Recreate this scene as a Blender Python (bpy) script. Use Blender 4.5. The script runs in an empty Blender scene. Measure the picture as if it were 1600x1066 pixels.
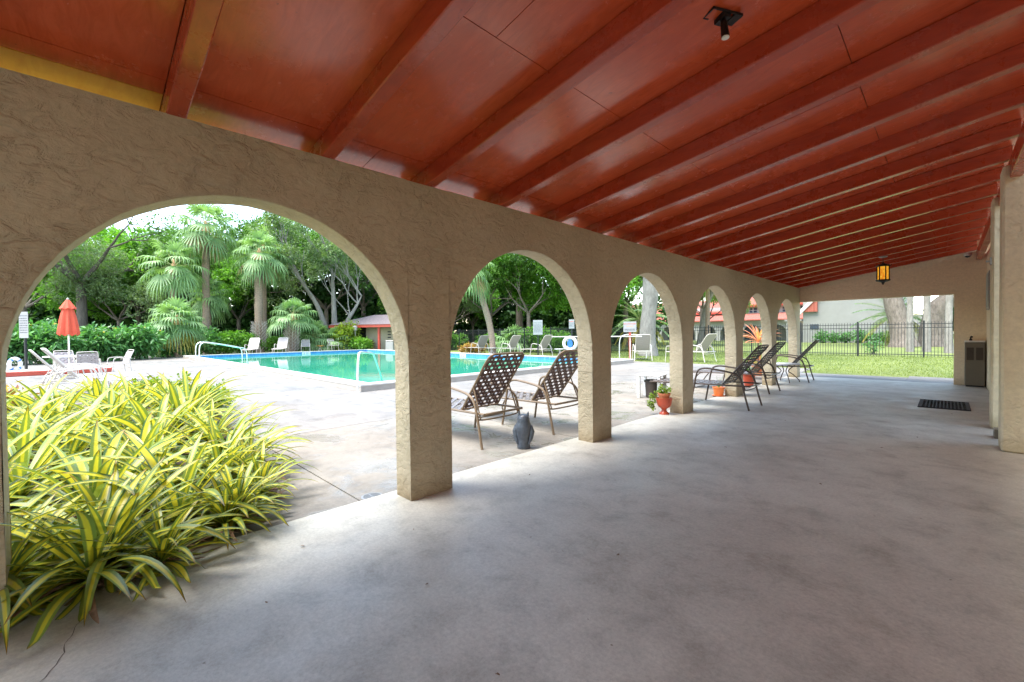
import bpy, math, random
from mathutils import Vector, Matrix, noise as mnoise
R = math.radians
PI = math.pi
sc = bpy.context.scene

# ------------------------------------------------------------ camera, sky, sun, exposure
yaw, pit, rol = .7871, -.0165, -.0107
fw = Vector((-math.sin(yaw)*math.cos(pit), math.cos(yaw)*math.cos(pit), math.sin(pit)))
rt = fw.cross(Vector((0, 0, 1))).normalized()
up = rt.cross(fw)
r2 = rt*math.cos(rol) + up*math.sin(rol)
u2 = -rt*math.sin(rol) + up*math.cos(rol)
cam = bpy.data.objects.new("camera", bpy.data.cameras.new("camera"))
sc.collection.objects.link(cam)
M4 = Matrix((r2, u2, -fw)).transposed().to_4x4()
M4.translation = Vector((2.95, 0, 1.298))
cam.matrix_world = M4
cam.data.sensor_width = 36
cam.data.lens = 678.2/1600*36
cam.data.clip_start = .05
cam.data.clip_end = 2000
sc.camera = cam

SUN_EL, SUN_AZ = R(68), R(196)      # azimuth: clockwise from +Y
world = bpy.data.worlds.new("World")
sc.world = world
world.use_nodes = True
nt = world.node_tree
bg = nt.nodes["Background"]
sky = nt.nodes.new("ShaderNodeTexSky")
sky.sky_type = 'NISHITA'
sky.sun_disc = False
sky.sun_elevation = SUN_EL
sky.sun_rotation = SUN_AZ
sky.air_density = 1.0
sky.dust_density = .6
sky.ozone_density = 1.0
wm_ = nt.nodes.new("ShaderNodeMix"); wm_.data_type = 'RGBA'; wm_.blend_type = 'MULTIPLY'; wm_.inputs[0].default_value = 1
wm_.inputs[7].default_value = (1.12, 1.0, .86, 1)      # hazy, slightly warm sky
nt.links.new(sky.outputs[0], wm_.inputs[6]); nt.links.new(wm_.outputs[2], bg.inputs[0])
bg.inputs[1].default_value = .085
sl = bpy.data.lights.new("sun", 'SUN')
sl.energy = 1.0
sl.angle = R(40)
sl.color = (1, .96, .90)
so = bpy.data.objects.new("sun", sl)
sc.collection.objects.link(so)
sd = Vector((math.sin(SUN_AZ)*math.cos(SUN_EL), math.cos(SUN_AZ)*math.cos(SUN_EL), math.sin(SUN_EL)))
so.rotation_euler = sd.to_track_quat('Z', 'Y').to_euler()
sc.view_settings.view_transform = 'Standard'
sc.view_settings.look = 'None'
sc.view_settings.exposure = 3.42
sc.view_settings.gamma = 1
sc.cycles.max_bounces = 10
sc.cycles.diffuse_bounces = 6

# ------------------------------------------------------------ materials
class NT:
    def __init__(s, name):
        m = bpy.data.materials.new(name); m.use_nodes = True
        s.m = m; s.t = m.node_tree; s.p = s.t.nodes["Principled BSDF"]
        s.co = None
    def n(s, typ, **kw):
        nd = s.t.nodes.new(typ)
        for k, v in kw.items():
            if k in nd.inputs.keys() if isinstance(k, str) else False:
                nd.inputs[k].default_value = v
            else: setattr(nd, k, v)
        return nd
    def l(s, a, b): s.t.links.new(a, b)
    def coord(s, kind='Object'):
        if s.co is None: s.co = s.t.nodes.new("ShaderNodeTexCoord")
        return s.co.outputs[kind]
    def noise(s, scale, detail=4, rough=.55, dist=0, vec=None, stretch=None):
        nd = s.t.nodes.new("ShaderNodeTexNoise")
        nd.inputs['Scale'].default_value = scale; nd.inputs['Detail'].default_value = detail
        nd.inputs['Roughness'].default_value = rough; nd.inputs['Distortion'].default_value = dist
        v = vec or s.coord()
        if stretch:
            mp = s.t.nodes.new("ShaderNodeMapping"); mp.inputs['Scale'].default_value = stretch
            s.l(v, mp.inputs[0]); v = mp.outputs[0]
        s.l(v, nd.inputs['Vector'])
        return nd.outputs['Fac']
    def ramp(s, fac, stops):
        nd = s.t.nodes.new("ShaderNodeValToRGB"); cr = nd.color_ramp
        while len(cr.elements) < len(stops): cr.elements.new(.5)
        for e, (p, c) in zip(cr.elements, stops):
            e.position = p; e.color = (c[0], c[1], c[2], 1) if hasattr(c, '__len__') else (c, c, c, 1)
        s.l(fac, nd.inputs[0]); return nd.outputs[0]
    def mix(s, fac, a, b, mode='MIX'):
        nd = s.t.nodes.new("ShaderNodeMix"); nd.data_type = 'RGBA'; nd.blend_type = mode
        for k, v in ((0, fac), (6, a), (7, b)):
            if hasattr(v, 'is_linked') or hasattr(v, 'links'): s.l(v, nd.inputs[k])
            elif k == 0: nd.inputs[0].default_value = v
            else: nd.inputs[k].default_value = (v[0], v[1], v[2], 1)
        return nd.outputs[2]
    def math(s, op, a, b=None):
        nd = s.t.nodes.new("ShaderNodeMath"); nd.operation = op
        for k, v in ((0, a), (1, b)):
            if v is None: continue
            if hasattr(v, 'links'): s.l(v, nd.inputs[k])
            else: nd.inputs[k].default_value = v
        return nd.outputs[0]
    def bump(s, h, strength=.3, dist=.01, prev=None):
        nd = s.t.nodes.new("ShaderNodeBump"); nd.inputs['Strength'].default_value = strength
        nd.inputs['Distance'].default_value = dist; s.l(h, nd.inputs['Height'])
        if prev: s.l(prev, nd.inputs['Normal'])
        return nd.outputs[0]

def simple(name, c, rough=.5, metal=0, var=.12, scale=8, bump=0, bscale=60, spec=.5):
    k = NT(name); p = k.p
    f = k.noise(scale, 5, .6)
    a = tuple(min(1, x*(1+var)) for x in c); b = tuple(x*(1-var) for x in c)
    k.l(k.ramp(f, [(.3, b), (.7, a)]), p.inputs['Base Color'])
    p.inputs['Roughness'].default_value = rough; p.inputs['Metallic'].default_value = metal
    p.inputs['Specular IOR Level'].default_value = spec
    if bump: k.l(k.bump(k.noise(bscale, 4), bump, .004), p.inputs['Normal'])
    return k.m

def stucco(name, c1, c2, s=1.0, strength=.8, dist=.012):
    k = NT(name); p = k.p
    base = k.ramp(k.noise(.9, 6, .65), [(.3, c1), (.7, c2)])
    fine = k.ramp(k.noise(26*s, 5, .7), [(.35, (.86, .86, .86)), (.65, (1, 1, 1))])
    col = k.mix(1, base, fine, 'MULTIPLY')
    # splash dirt close to the ground
    sx = k.t.nodes.new("ShaderNodeSeparateXYZ"); k.l(k.coord(), sx.inputs[0])
    dz = k.math('ADD', sx.outputs[2], k.math('MULTIPLY', k.noise(5, 4), .22))
    dirt = k.ramp(dz, [(.07, (.42, .38, .33)), (.14, (.74, .70, .64)), (.30, (1, 1, 1))])
    col = k.mix(1, col, dirt, 'MULTIPLY')
    k.l(col, p.inputs['Base Color'])
    p.inputs['Roughness'].default_value = .72; p.inputs['Specular IOR Level'].default_value = .3
    # troweled ridges: thresholded, warped noise with sharp edges
    v = k.coord()
    w = k.t.nodes.new("ShaderNodeTexNoise"); w.inputs['Scale'].default_value = 3.2*s; w.inputs['Detail'].default_value = 2
    k.l(v, w.inputs['Vector'])
    wm = k.t.nodes.new("ShaderNodeVectorMath"); wm.operation = 'MULTIPLY_ADD'
    k.l(w.outputs['Color'], wm.inputs[0]); wm.inputs[1].default_value = (.07, .07, .07); k.l(v, wm.inputs[2])
    n1 = k.noise(10*s, 6, .62, .5, wm.outputs[0], (1, .8, 1.3))
    pl = k.ramp(n1, [(.40, 0.0), (.50, .7), (.64, 1.0)])
    n2 = k.noise(4.5*s, 4, .55, .2, wm.outputs[0], (1, .7, 1.5))
    n3 = k.noise(34*s, 6, .65, .2, wm.outputs[0], (1, .8, 1.3))
    msk = k.ramp(k.noise(2.2*s, 3, .5), [(.35, .45), (.6, 1.0)])
    h = k.math('ADD', k.math('MULTIPLY', k.math('ADD', k.math('MULTIPLY', pl, 1.0), k.math('MULTIPLY', n3, .6)), msk), k.math('MULTIPLY', n2, 1.3))
    b1 = k.bump(h, strength, dist)
    b2 = k.bump(k.noise(120*s, 3), .35, .0025, b1)
    k.l(b2, p.inputs['Normal'])
    return k.m

def concrete(name, cols, pink, rough=.8, crack=True, sc_=1.0, wet=False, streak=False):
    k = NT(name); p = k.p
    big = k.ramp(k.noise(.55*sc_, 8, .62, .3), [(.28, cols[0]), (.5, cols[1]), (.72, cols[2])])
    big = k.mix(k.ramp(k.noise(.35*sc_, 3, .5), [(.4, .0), (.65, .75)]), big, pink)
    mid = k.ramp(k.noise(3.2*sc_, 9, .75, .3), [(.3, .70), (.5, .98), (.75, 1.12)])
    col = k.mix(1, big, mid, 'MULTIPLY')
    fine = k.ramp(k.noise(48, 7, .85), [(.32, .74), (.6, 1.06)])
    col = k.mix(1, col, fine, 'MULTIPLY')
    if streak:
        st = k.ramp(k.noise(2.2, 6, .65, .6, None, (.35, 1.6, 1)), [(.35, .84), (.6, 1.04)])
        col = k.mix(1, col, st, 'MULTIPLY')
    # dark soft stains and pitting
    stn = k.ramp(k.noise(2.1, 8, .7, .3), [(.54, (1, 1, 1)), (.74, (.72, .69, .66))])
    col = k.mix(1, col, stn, 'MULTIPLY')
    sp = k.ramp(k.noise(19, 2, .5), [(.755, (1, 1, 1)), (.785, (.5, .46, .42))])
    col = k.mix(1, col, sp, 'MULTIPLY')
    if crack:
        vo = k.t.nodes.new("ShaderNodeTexVoronoi"); vo.feature = 'DISTANCE_TO_EDGE'; vo.inputs['Scale'].default_value = .17
        w = k.t.nodes.new("ShaderNodeTexNoise"); w.inputs['Scale'].default_value = 1.4; w.inputs['Detail'].default_value = 7
        k.l(k.coord(), w.inputs['Vector'])
        wm = k.t.nodes.new("ShaderNodeVectorMath"); wm.operation = 'MULTIPLY_ADD'
        k.l(w.outputs['Color'], wm.inputs[0]); wm.inputs[1].default_value = (1.1, 1.1, 0); k.l(k.coord(), wm.inputs[2])
        k.l(wm.outputs[0], vo.inputs['Vector'])
        thr = k.ramp(vo.outputs['Distance'], [(.0, .72), (.0006, 1.0)])
        col = k.mix(1, col, thr, 'MULTIPLY')
    k.l(col, p.inputs['Base Color'])
    if wet:
        wt = k.ramp(k.noise(1.6, 5, .6, .6), [(.50, .75), (.60, .18)])
        k.l(wt, p.inputs['Roughness'])
    else: k.l(k.ramp(k.noise(2.5, 5), [(.3, rough-.22), (.7, rough+.05)]), p.inputs['Roughness'])
    p.inputs['Specular IOR Level'].default_value = .4
    k.l(k.bump(k.noise(38, 8, .75), .35, .004, k.bump(k.noise(2.2, 5), .25, .02)), p.inputs['Normal'])
    return k.m

def redpaint(name, c1, c2, rough=.3, wear=True, coat=.22):
    k = NT(name); p = k.p
    grain = k.noise(3.0, 8, .65, 1.2, None, (1.1, 6, 6))
    col = k.ramp(grain, [(.3, c1), (.62, c2)])
    blot = k.ramp(k.noise(.9, 5, .6), [(.3, .88), (.62, 1.03)])
    col = k.mix(1, col, blot, 'MULTIPLY')
    if wear:
        sp = k.ramp(k.noise(24, 4, .6), [(.70, (1, 1, 1)), (.76, (.45, .35, .35))])
        col = k.mix(1, col, sp, 'MULTIPLY')
    k.l(col, p.inputs['Base Color'])
    k.l(k.ramp(k.noise(2.6, 6, .7), [(.3, rough-.07), (.7, rough+.13)]), p.inputs['Roughness'])
    p.inputs['Specular IOR Level'].default_value = .55
    p.inputs['Coat Weight'].default_value = coat; p.inputs['Coat Roughness'].default_value = .16
    b = k.bump(grain, .12, .004)
    b = k.bump(k.noise(70, 4, .6), .10, .0015, b)
    k.l(b, p.inputs['Normal'])
    return k.m

def leafmat(name, c1, c2, trans=.35, rough=.45, patch=None, clump=.5):
    k = NT(name); p = k.p
    gi = k.t.nodes.new("ShaderNodeNewGeometry")
    col = k.ramp(gi.outputs['Random Per Island'], [(0, c1), (1, c2)])
    # big patches of lighter new growth, world-sized
    cl = k.ramp(k.noise(clump, 3, .5), [(.35, (.72, .78, .7)), (.65, (1.25, 1.2, 1.15))])
    col = k.mix(1, col, cl, 'MULTIPLY')
    k.l(col, p.inputs['Base Color']); p.inputs['Roughness'].default_value = rough
    p.inputs['Specular IOR Level'].default_value = .4
    tr = k.t.nodes.new("ShaderNodeBsdfTranslucent"); k.l(k.mix(1, col, (1.3, 1.5, .6), 'MULTIPLY'), tr.inputs[0])
    mx = k.t.nodes.new("ShaderNodeMixShader"); mx.inputs[0].default_value = trans
    k.l(p.outputs[0], mx.inputs[1]); k.l(tr.outputs[0], mx.inputs[2])
    k.l(mx.outputs[0], k.t.nodes["Material Output"].inputs[0])
    return k.m

def bladeleaf(name, mid, edge, tip=None):
    """strap leaf: pale stripe along the middle, green margins (UV u = across, v = along)"""
    k = NT(name); p = k.p
    uv = k.t.nodes.new("ShaderNodeUVMap"); sx = k.t.nodes.new("ShaderNodeSeparateXYZ"); k.l(uv.outputs[0], sx.inputs[0])
    d = k.math('ABSOLUTE', k.math('SUBTRACT', sx.outputs[0], .5))
    gi = k.t.nodes.new("ShaderNodeNewGeometry")
    d = k.math('ADD', d, k.math('MULTIPLY', k.math('SUBTRACT', gi.outputs['Random Per Island'], .5), .2))
    d = k.math('ADD', d, k.math('MULTIPLY', k.math('SUBTRACT', k.noise(60, 2), .5), .06))
    col = k.ramp(d, [(.18, mid), (.27, edge)])
    col = k.mix(k.ramp(gi.outputs['Random Per Island'], [(0, 0.0), (1, .35)]), col, (mid[0]*.8, mid[1]*1.0, mid[2]*1.0))
    base = k.ramp(sx.outputs[1], [(0, (.45, .55, .3)), (.25, (1, 1, 1)), (.86, (1, 1, 1)), (.97, (.55, .33, .2))])
    col = k.mix(1, col, base, 'MULTIPLY')
    k.l(col, p.inputs['Base Color']); p.inputs['Roughness'].default_value = .38
    tr = k.t.nodes.new("ShaderNodeBsdfTranslucent"); k.l(col, tr.inputs[0])
    mx = k.t.nodes.new("ShaderNodeMixShader"); mx.inputs[0].default_value = .3
    k.l(p.outputs[0], mx.inputs[1]); k.l(tr.outputs[0], mx.inputs[2])
    k.l(mx.outputs[0], k.t.nodes["Material Output"].inputs[0])
    return k.m

def barkmat(name, c1, c2, sc_=6, st=(1, 1, .3), bump=.7, d=.03):
    k = NT(name); p = k.p
    f = k.noise(sc_, 7, .7, .4, None, st)
    k.l(k.ramp(f, [(.3, c1), (.65, c2)]), p.inputs['Base Color']); p.inputs['Roughness'].default_value = .9
    k.l(k.bump(f, bump, d), p.inputs['Normal']); return k.m

def grassmat():
    k = NT('lawn'); p = k.p
    a = k.ramp(k.noise(.35, 6, .6), [(.3, (.10, .145, .025)), (.7, (.20, .24, .06))])
    b = k.ramp(k.noise(9, 6, .8), [(.3, .6), (.7, 1.25)])
    k.l(k.mix(1, a, b, 'MULTIPLY'), p.inputs['Base Color']); p.inputs['Roughness'].default_value = .9
    k.l(k.bump(k.noise(30, 6, .8), .8, .05), p.inputs['Normal']); return k.m

def watermat():
    k = NT('pool water'); p = k.p
    k.l(k.ramp(k.noise(.16, 3, .5), [(.3, (.02, .25, .155)), (.7, (.045, .32, .22))]), p.inputs['Base Color'])
    p.inputs['Roughness'].default_value = .03; p.inputs['IOR'].default_value = 1.333
    p.inputs['Specular IOR Level'].default_value = .22
    k.l(k.bump(k.noise(2.2, 3, .5, .4), .12, .02), p.inputs['Normal']); return k.m

def glassmat(name, c, rough=.08):
    k = NT(name); p = k.p
    p.inputs['Base Color'].default_value = (*c, 1); p.inputs['Roughness'].default_value = rough
    p.inputs['Specular IOR Level'].default_value = .8
    return k.m

def tilemat(name, c1, c2, sx_=2.2, sy_=5):
    k = NT(name); p = k.p
    br = k.t.nodes.new("ShaderNodeTexBrick")
    br.inputs['Color1'].default_value = (*c1, 1); br.inputs['Color2'].default_value = (*c2, 1)
    br.inputs['Mortar'].default_value = (c1[0]*.45, c1[1]*.45, c1[2]*.45, 1)
    br.inputs['Scale'].default_value = 3; br.inputs['Mortar Size'].default_value = .03
    k.l(k.coord(), br.inputs['Vector']); k.l(br.outputs[0], p.inputs['Base Color'])
    p.inputs['Roughness'].default_value = .8
    k.l(k.bump(k.noise(12, 4), .4, .03), p.inputs['Normal'])
    return k.m

MT = dict(
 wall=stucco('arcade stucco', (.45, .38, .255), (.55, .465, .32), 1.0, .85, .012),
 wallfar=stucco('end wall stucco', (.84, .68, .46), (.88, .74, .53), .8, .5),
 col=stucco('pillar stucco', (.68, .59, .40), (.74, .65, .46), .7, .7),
 floor=concrete('porch concrete', [(.36, .35, .295), (.51, .50, .43), (.62, .61, .53)], (.51, .465, .39), .60, False),
 deck=concrete('deck concrete', [(.150, .145, .132), (.215, .208, .193), (.28, .271, .252)], (.23, .20, .168), .75, False, .8, streak=True),
 wetdeck=concrete('damp deck concrete', [(.15, .14, .12), (.23, .215, .187), (.30, .285, .252)], (.23, .19, .145), .5, False, 1, wet=True),
 ceil=redpaint('red ceiling boards', (.50, .068, .019), (.64, .108, .035), .21, True, .35),
 rafter=redpaint('red rafter', (.33, .036, .011), (.45, .062, .020), .26, True, .45),
 ochre=redpaint('ochre and warm glow', (.74, .28, .03), (.82, .36, .045), .4),  # ochre tone; on the ceiling it paints in warm light
 grass=grassmat(), water=watermat(),
 mulch=simple('mulch', (.10, .07, .05), .95, 0, .5, 14, .9, 25),
 soil=simple('woodland floor', (.06, .075, .03), .95, 0, .5, 3, .9, 12),
 coping=simple('coping concrete', (.36, .32, .275), .75, 0, .1, 5, .4, 40),
 copetop=simple('pale coping', (.52, .50, .46), .6, 0, .06, 6, .2, 40),
 bluetile=tilemat('blue pool tile', (.05, .20, .52), (.08, .28, .62)),
 poolbasin=simple('pool plaster', (.2, .5, .45), .6),
 steel=simple('brushed steel', (.82, .82, .80), .34, .75, .05),
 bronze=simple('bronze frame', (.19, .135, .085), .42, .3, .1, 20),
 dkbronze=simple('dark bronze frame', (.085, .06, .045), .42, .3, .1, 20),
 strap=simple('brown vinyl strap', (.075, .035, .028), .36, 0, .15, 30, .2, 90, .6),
 seatstrap=simple('seat strap with sky glare', (.14, .115, .11), .24, 0, .2, 20, .2, 90, .9),  # brown strap, greyed and lightened to paint in sky glare
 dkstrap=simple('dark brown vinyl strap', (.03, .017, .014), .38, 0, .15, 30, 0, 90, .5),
 paleframe=simple('pale frame', (.58, .53, .47), .4, .1, .05, 20),
 palesling=simple('taupe sling', (.34, .30, .295), .6, 0, .1, 60, .2, 160),
 white=simple('white plastic', (.58, .58, .56), .4, 0, .04, 9),
 signwhite=simple('sign panel', (.30, .30, .295), .6, 0, .04, 5),
 offwhite=simple('white paint', (.34, .335, .32), .6, 0, .06, 3),
 graywall=simple('white stucco wall', (.27, .275, .26), .8, 0, .06, 1.2, .4, 20),
 beige=simple('beige wall', (.42, .37, .27), .8, 0, .06, 2, .3, 30),
 redtile=tilemat('red clay tile', (.34, .085, .06), (.42, .13, .09)),
 redtrim=simple('red trim', (.42, .06, .035), .5, 0, .12, 5),
 shingle=simple('grey shingle', (.15, .125, .13), .9, 0, .35, 9, .6, 30),
 black=simple('black metal', (.012, .014, .016), .45, .2, .1, 20),
 iron=simple('black iron', (.01, .009, .008), .5, .3, .2, 60, .3, 90),
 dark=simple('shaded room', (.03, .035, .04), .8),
 glass=glassmat('window glass', (.05, .07, .10)),
 rubber=simple('black rubber', (.014, .014, .017), .75, 0, .2, 30, .3, 120),
 taupe=simple('taupe enamel', (.135, .115, .085), .4, .2, .06, 4),
 vent=simple('dark vent', (.05, .035, .025), .7),
 terra=simple('terracotta', (.56, .19, .085), .75, 0, .15, 12, .4, 50),
 redclay=simple('red glazed clay', (.46, .07, .03), .3, 0, .12, 10, .1, 50),
 orangepot=simple('orange pot', (.78, .20, .045), .35, 0, .06, 8),
 umbrella=simple('red canvas', (.60, .085, .04), .8, 0, .08, 30, .4, 200),
 owl=simple('slate blue resin', (.05, .062, .08), .38, 0, .45, 22, .8, 45, .6),
 trunkpalm=barkmat('palm trunk', (.17, .12, .085), (.33, .24, .175), 7, (1, 1, 2.5)),
 boot=barkmat('palm boot', (.30, .26, .22), (.52, .47, .41), 9, (1, 1, .6), .5, .02),
 bark=barkmat('oak bark', (.085, .068, .055), (.22, .185, .155), 7, (1, 1, .35), .9, .06),
 paletrunk=barkmat('pale bark', (.15, .135, .115), (.29, .27, .24), 5, (1, 1, .5), .7, .03),
 darkbark=barkmat('dark bark', (.05, .04, .035), (.13, .11, .09)),
 oakleaf=leafmat('oak leaves', (0.047, 0.117, 0.018), (0.112, 0.234, 0.042), .35, .5, None, .35),
 brightleaf=leafmat('bright leaves', (0.088, 0.222, 0.023), (0.187, 0.374, 0.058), .42, .45, None, .5),
 mistleaf=leafmat('grey green leaves', (0.112, 0.176, 0.082), (0.211, 0.291, 0.140), .35, .6, None, .5),
 darkleaf=leafmat('dark leaves', (0.029, 0.088, 0.026), (0.082, 0.176, 0.047), .3, .45, None, .6),
 shrubleaf=leafmat('shrub leaves', (0.052, 0.164, 0.052), (0.140, 0.316, 0.094), .3, .32, None, 1.2),
 limeleaf=leafmat('lime leaves', (0.124, 0.211, 0.019), (0.260, 0.322, 0.043), .4, .45, None, 2),
 crotonleaf=leafmat('croton leaves', (.20, .05, .03), (.42, .30, .05), .3, .4, None, 3),
 pinkleaf=leafmat('pink leaves', (.55, .16, .12), (.75, .38, .22), .3, .4, None, 2),
 flower=leafmat('yellow flowers', (.75, .55, .08), (.85, .72, .25), .3, .6),
 palmleaf=leafmat('sabal fronds', (0.135, 0.234, 0.099), (0.281, 0.421, 0.199), .3, .42, None, .8),
 palmold=leafmat('yellowing fronds', (0.307, 0.274, 0.048), (0.499, 0.419, 0.113), .35, .5, None, .8),
 palmbrown=leafmat('dead fronds', (.26, .17, .09), (.42, .30, .18), .2, .8, None, .8),
 stalk=simple('palm stalk', (.36, .38, .16), .5),
 orangestalk=simple('palm heart', (.52, .30, .16), .7),
 flax=bladeleaf('variegated leaf', (.62, .55, .035), (.075, .16, .04)),
 amber=None,
 cam=simple('ivory plastic', (.75, .74, .70), .35),
 galv=simple('grey metal plate', (.36, .35, .33), .45, .7),
 litter=simple('dry leaf', (.20, .12, .07), .9, 0, .3, 20),
 joint=simple('joint filler', (.10, .085, .07), .95, 0, .3, 30),
 txtdark=simple('dark lettering', (.05, .05, .07), .6),
 txtred=simple('red lettering', (.55, .05, .04), .6),
 txtorange=simple('orange lettering', (.75, .28, .05), .6),
 bluepaint=simple('blue paint', (.03, .16, .48), .5),
)
_k = NT('amber glass'); _k.l(_k.ramp(_k.noise(22, 3), [(.35, (.75, .25, .01)), (.65, (.95, .60, .05))]), _k.p.inputs['Base Color'])
_k.l(_k.ramp(_k.noise(22, 3), [(.35, (.75, .20, .01)), (.65, (1, .58, .05))]), _k.p.inputs['Emission Color'])
_k.p.inputs['Emission Strength'].default_value = .07; _k.p.inputs['Roughness'].default_value = .15
MT['amber'] = _k.m

# ------------------------------------------------------------ mesh helpers
class MB:
    def __init__(s): s.v = []; s.f = []; s.mi = []; s.uv = {}
    def add(s, vs, fs, mi=0):
        o = len(s.v); s.v += [tuple(v) for v in vs]; s.f += [tuple(i+o for i in f) for f in fs]; s.mi += [mi]*len(fs); return s
    def quad(s, a, b, c, d, mi=0): return s.add([a, b, c, d], [(0, 1, 2, 3)], mi)
    def box(s, x0, x1, y0, y1, z0, z1, mi=0, M=None, bev=0):
        if bev:
            b = bev; P = []
            xs = (x0, x0+b, x1-b, x1); ys = (y0, y0+b, y1-b, y1)
            ring = [(x0+b, y0), (x1-b, y0), (x1, y0+b), (x1, y1-b), (x1-b, y1), (x0+b, y1), (x0, y1-b), (x0, y0+b)]
            cx, cy = (x0+x1)/2, (y0+y1)/2
            def sh(z, k):
                out = []
                for (x, y) in ring:
                    out.append((x + (k if x < cx else -k), y + (k if y < cy else -k), z))
                return out
            vs = sh(z0, b) + sh(z0+b, 0) + sh(z1-b, 0) + sh(z1, b)
            fs = []
            for L in range(3):
                for i in range(8):
                    j = (i+1) % 8; fs.append((L*8+i, L*8+j, (L+1)*8+j, (L+1)*8+i))
            fs.append(tuple(range(7, -1, -1))); fs.append(tuple(range(24, 32)))
        else:
            vs = [(x, y, z) for z in (z0, z1) for x, y in ((x0, y0), (x1, y0), (x1, y1), (x0, y1))]
            fs = [(3, 2, 1, 0), (4, 5, 6, 7), (0, 1, 5, 4), (1, 2, 6, 5), (2, 3, 7, 6), (3, 0, 4, 7)]
        if M is not None: vs = [tuple(M @ Vector(v)) for v in vs]
        return s.add(vs, fs, mi)
    def beam(s, a, b, w, h, mi=0, upv=(0, 0, 1)):
        a = Vector(a); b = Vector(b); d = (b-a).normalized(); u = Vector(upv)
        r = d.cross(u).normalized(); u = r.cross(d)
        vs = []
        for p in (a, b):
            for sx, sy in ((-1, -1), (1, -1), (1, 1), (-1, 1)): vs.append(p + r*sx*w/2 + u*sy*h/2)
        return s.add(vs, [(0, 1, 2, 3), (7, 6, 5, 4), (0, 4, 5, 1), (1, 5, 6, 2), (2, 6, 7, 3), (3, 7, 4, 0)], mi)
    def tube(s, pts, r, n=8, mi=0, closed=False, cap=True, sq=False):
        pts = [Vector(p) for p in pts]; N = len(pts)
        rs = r if isinstance(r, (list, tuple)) else [r]*N
        vs = []; prev = None
        for i, p in enumerate(pts):
            if closed: d = pts[(i+1) % N]-pts[i-1]
            else: d = pts[min(i+1, N-1)]-pts[max(i-1, 0)]
            if d.length < 1e-9: d = Vector((0, 0, 1))
            d.normalize()
            if prev is None:
                a = Vector((0, 0, 1)) if abs(d.z) < .9 else Vector((1, 0, 0)); prev = (a-d*a.dot(d)).normalized()
            else:
                q = prev-d*prev.dot(d); prev = q.normalized() if q.length > 1e-6 else prev
            b = d.cross(prev)
            for k in range(n):
                t = 2*PI*k/n + (PI/4 if n == 4 else 0); vs.append(p+(prev*math.cos(t)+b*math.sin(t))*rs[i])
        fs = []
        for i in range(N if closed else N-1):
            j = (i+1) % N
            for k in range(n):
                m = (k+1) % n; fs.append((i*n+k, i*n+m, j*n+m, j*n+k))
        if cap and not closed: fs.append(tuple(range(n-1, -1, -1))); fs.append(tuple((N-1)*n+k for k in range(n)))
        return s.add(vs, fs, mi)
    def lathe(s, prof, n=20, c=(0, 0, 0), mi=0, sx=1, sy=1, cap=True):
        vs = []
        for r, z in prof:
            for k in range(n):
                t = 2*PI*k/n; vs.append((c[0]+r*math.cos(t)*sx, c[1]+r*math.sin(t)*sy, c[2]+z))
        fs = []
        for i in range(len(prof)-1):
            for k in range(n):
                m = (k+1) % n; fs.append((i*n+k, i*n+m, (i+1)*n+m, (i+1)*n+k))
        if cap: fs.append(tuple(range(n-1, -1, -1))); fs.append(tuple((len(prof)-1)*n+k for k in range(n)))
        return s.add(vs, fs, mi)
    def build(s, name, m, parent=None, smooth=False, loc=None):
        me = bpy.data.meshes.new(name); me.from_pydata(s.v, [], s.f)
        for mm in (m if isinstance(m, (list, tuple)) else [m]): me.materials.append(MT[mm] if isinstance(mm, str) else mm)
        if any(s.mi): me.polygons.foreach_set('material_index', s.mi)
        if smooth: me.polygons.foreach_set('use_smooth', [True]*len(me.polygons))
        if s.uv:
            ul = me.uv_layers.new(name='UVMap')
            for li, l in enumerate(me.loops): ul.data[li].uv = s.uv[l.vertex_index]
        me.update()
        if smooth and smooth != 'all':
            try: me.set_sharp_from_angle(angle=R(40))
            except Exception: pass
        o = bpy.data.objects.new(name, me); sc.collection.objects.link(o)
        if parent: o.parent = parent
        if loc: o.location = loc
        return o

def tag(o, label, cat, group=None):
    o['label'] = label; o['category'] = cat
    if group: o['group'] = group
    return o
def thing(name, label, cat, loc=(0, 0, 0), rz=0, group=None):
    o = bpy.data.objects.new(name, None); sc.collection.objects.link(o)
    o.empty_display_size = .2
    o.location = loc; o.rotation_euler = (0, 0, rz); return tag(o, label, cat, group)
def struct(o, kind='structure'): o['kind'] = kind; return o
def dup(o, loc=None, rz=None, label=None, s=None, group=None, parent=None, mats=None):
    c = o.copy(); sc.collection.objects.link(c); c.parent = parent
    if loc is not None: c.location = loc
    if rz is not None: c.rotation_euler = (0, 0, rz)
    if s is not None: c.scale = s if hasattr(s, '__len__') else (s, s, s)
    if label: c['label'] = label
    if group: c['group'] = group
    for ch in o.children: dup(ch, parent=c)
    return c
def smoothpath(pts, n=6):
    P = [Vector(p) for p in pts]; out = []
    for i in range(len(P)-1):
        p0 = P[max(i-1, 0)]; p1 = P[i]; p2 = P[i+1]; p3 = P[min(i+2, len(P)-1)]
        for k in range(n):
            t = k/n; out.append(.5*((2*p1)+(p2-p0)*t+(2*p0-5*p1+4*p2-p3)*t*t+(3*p1-p0-3*p2+p3)*t**3))
    out.append(P[-1]); return out
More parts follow.
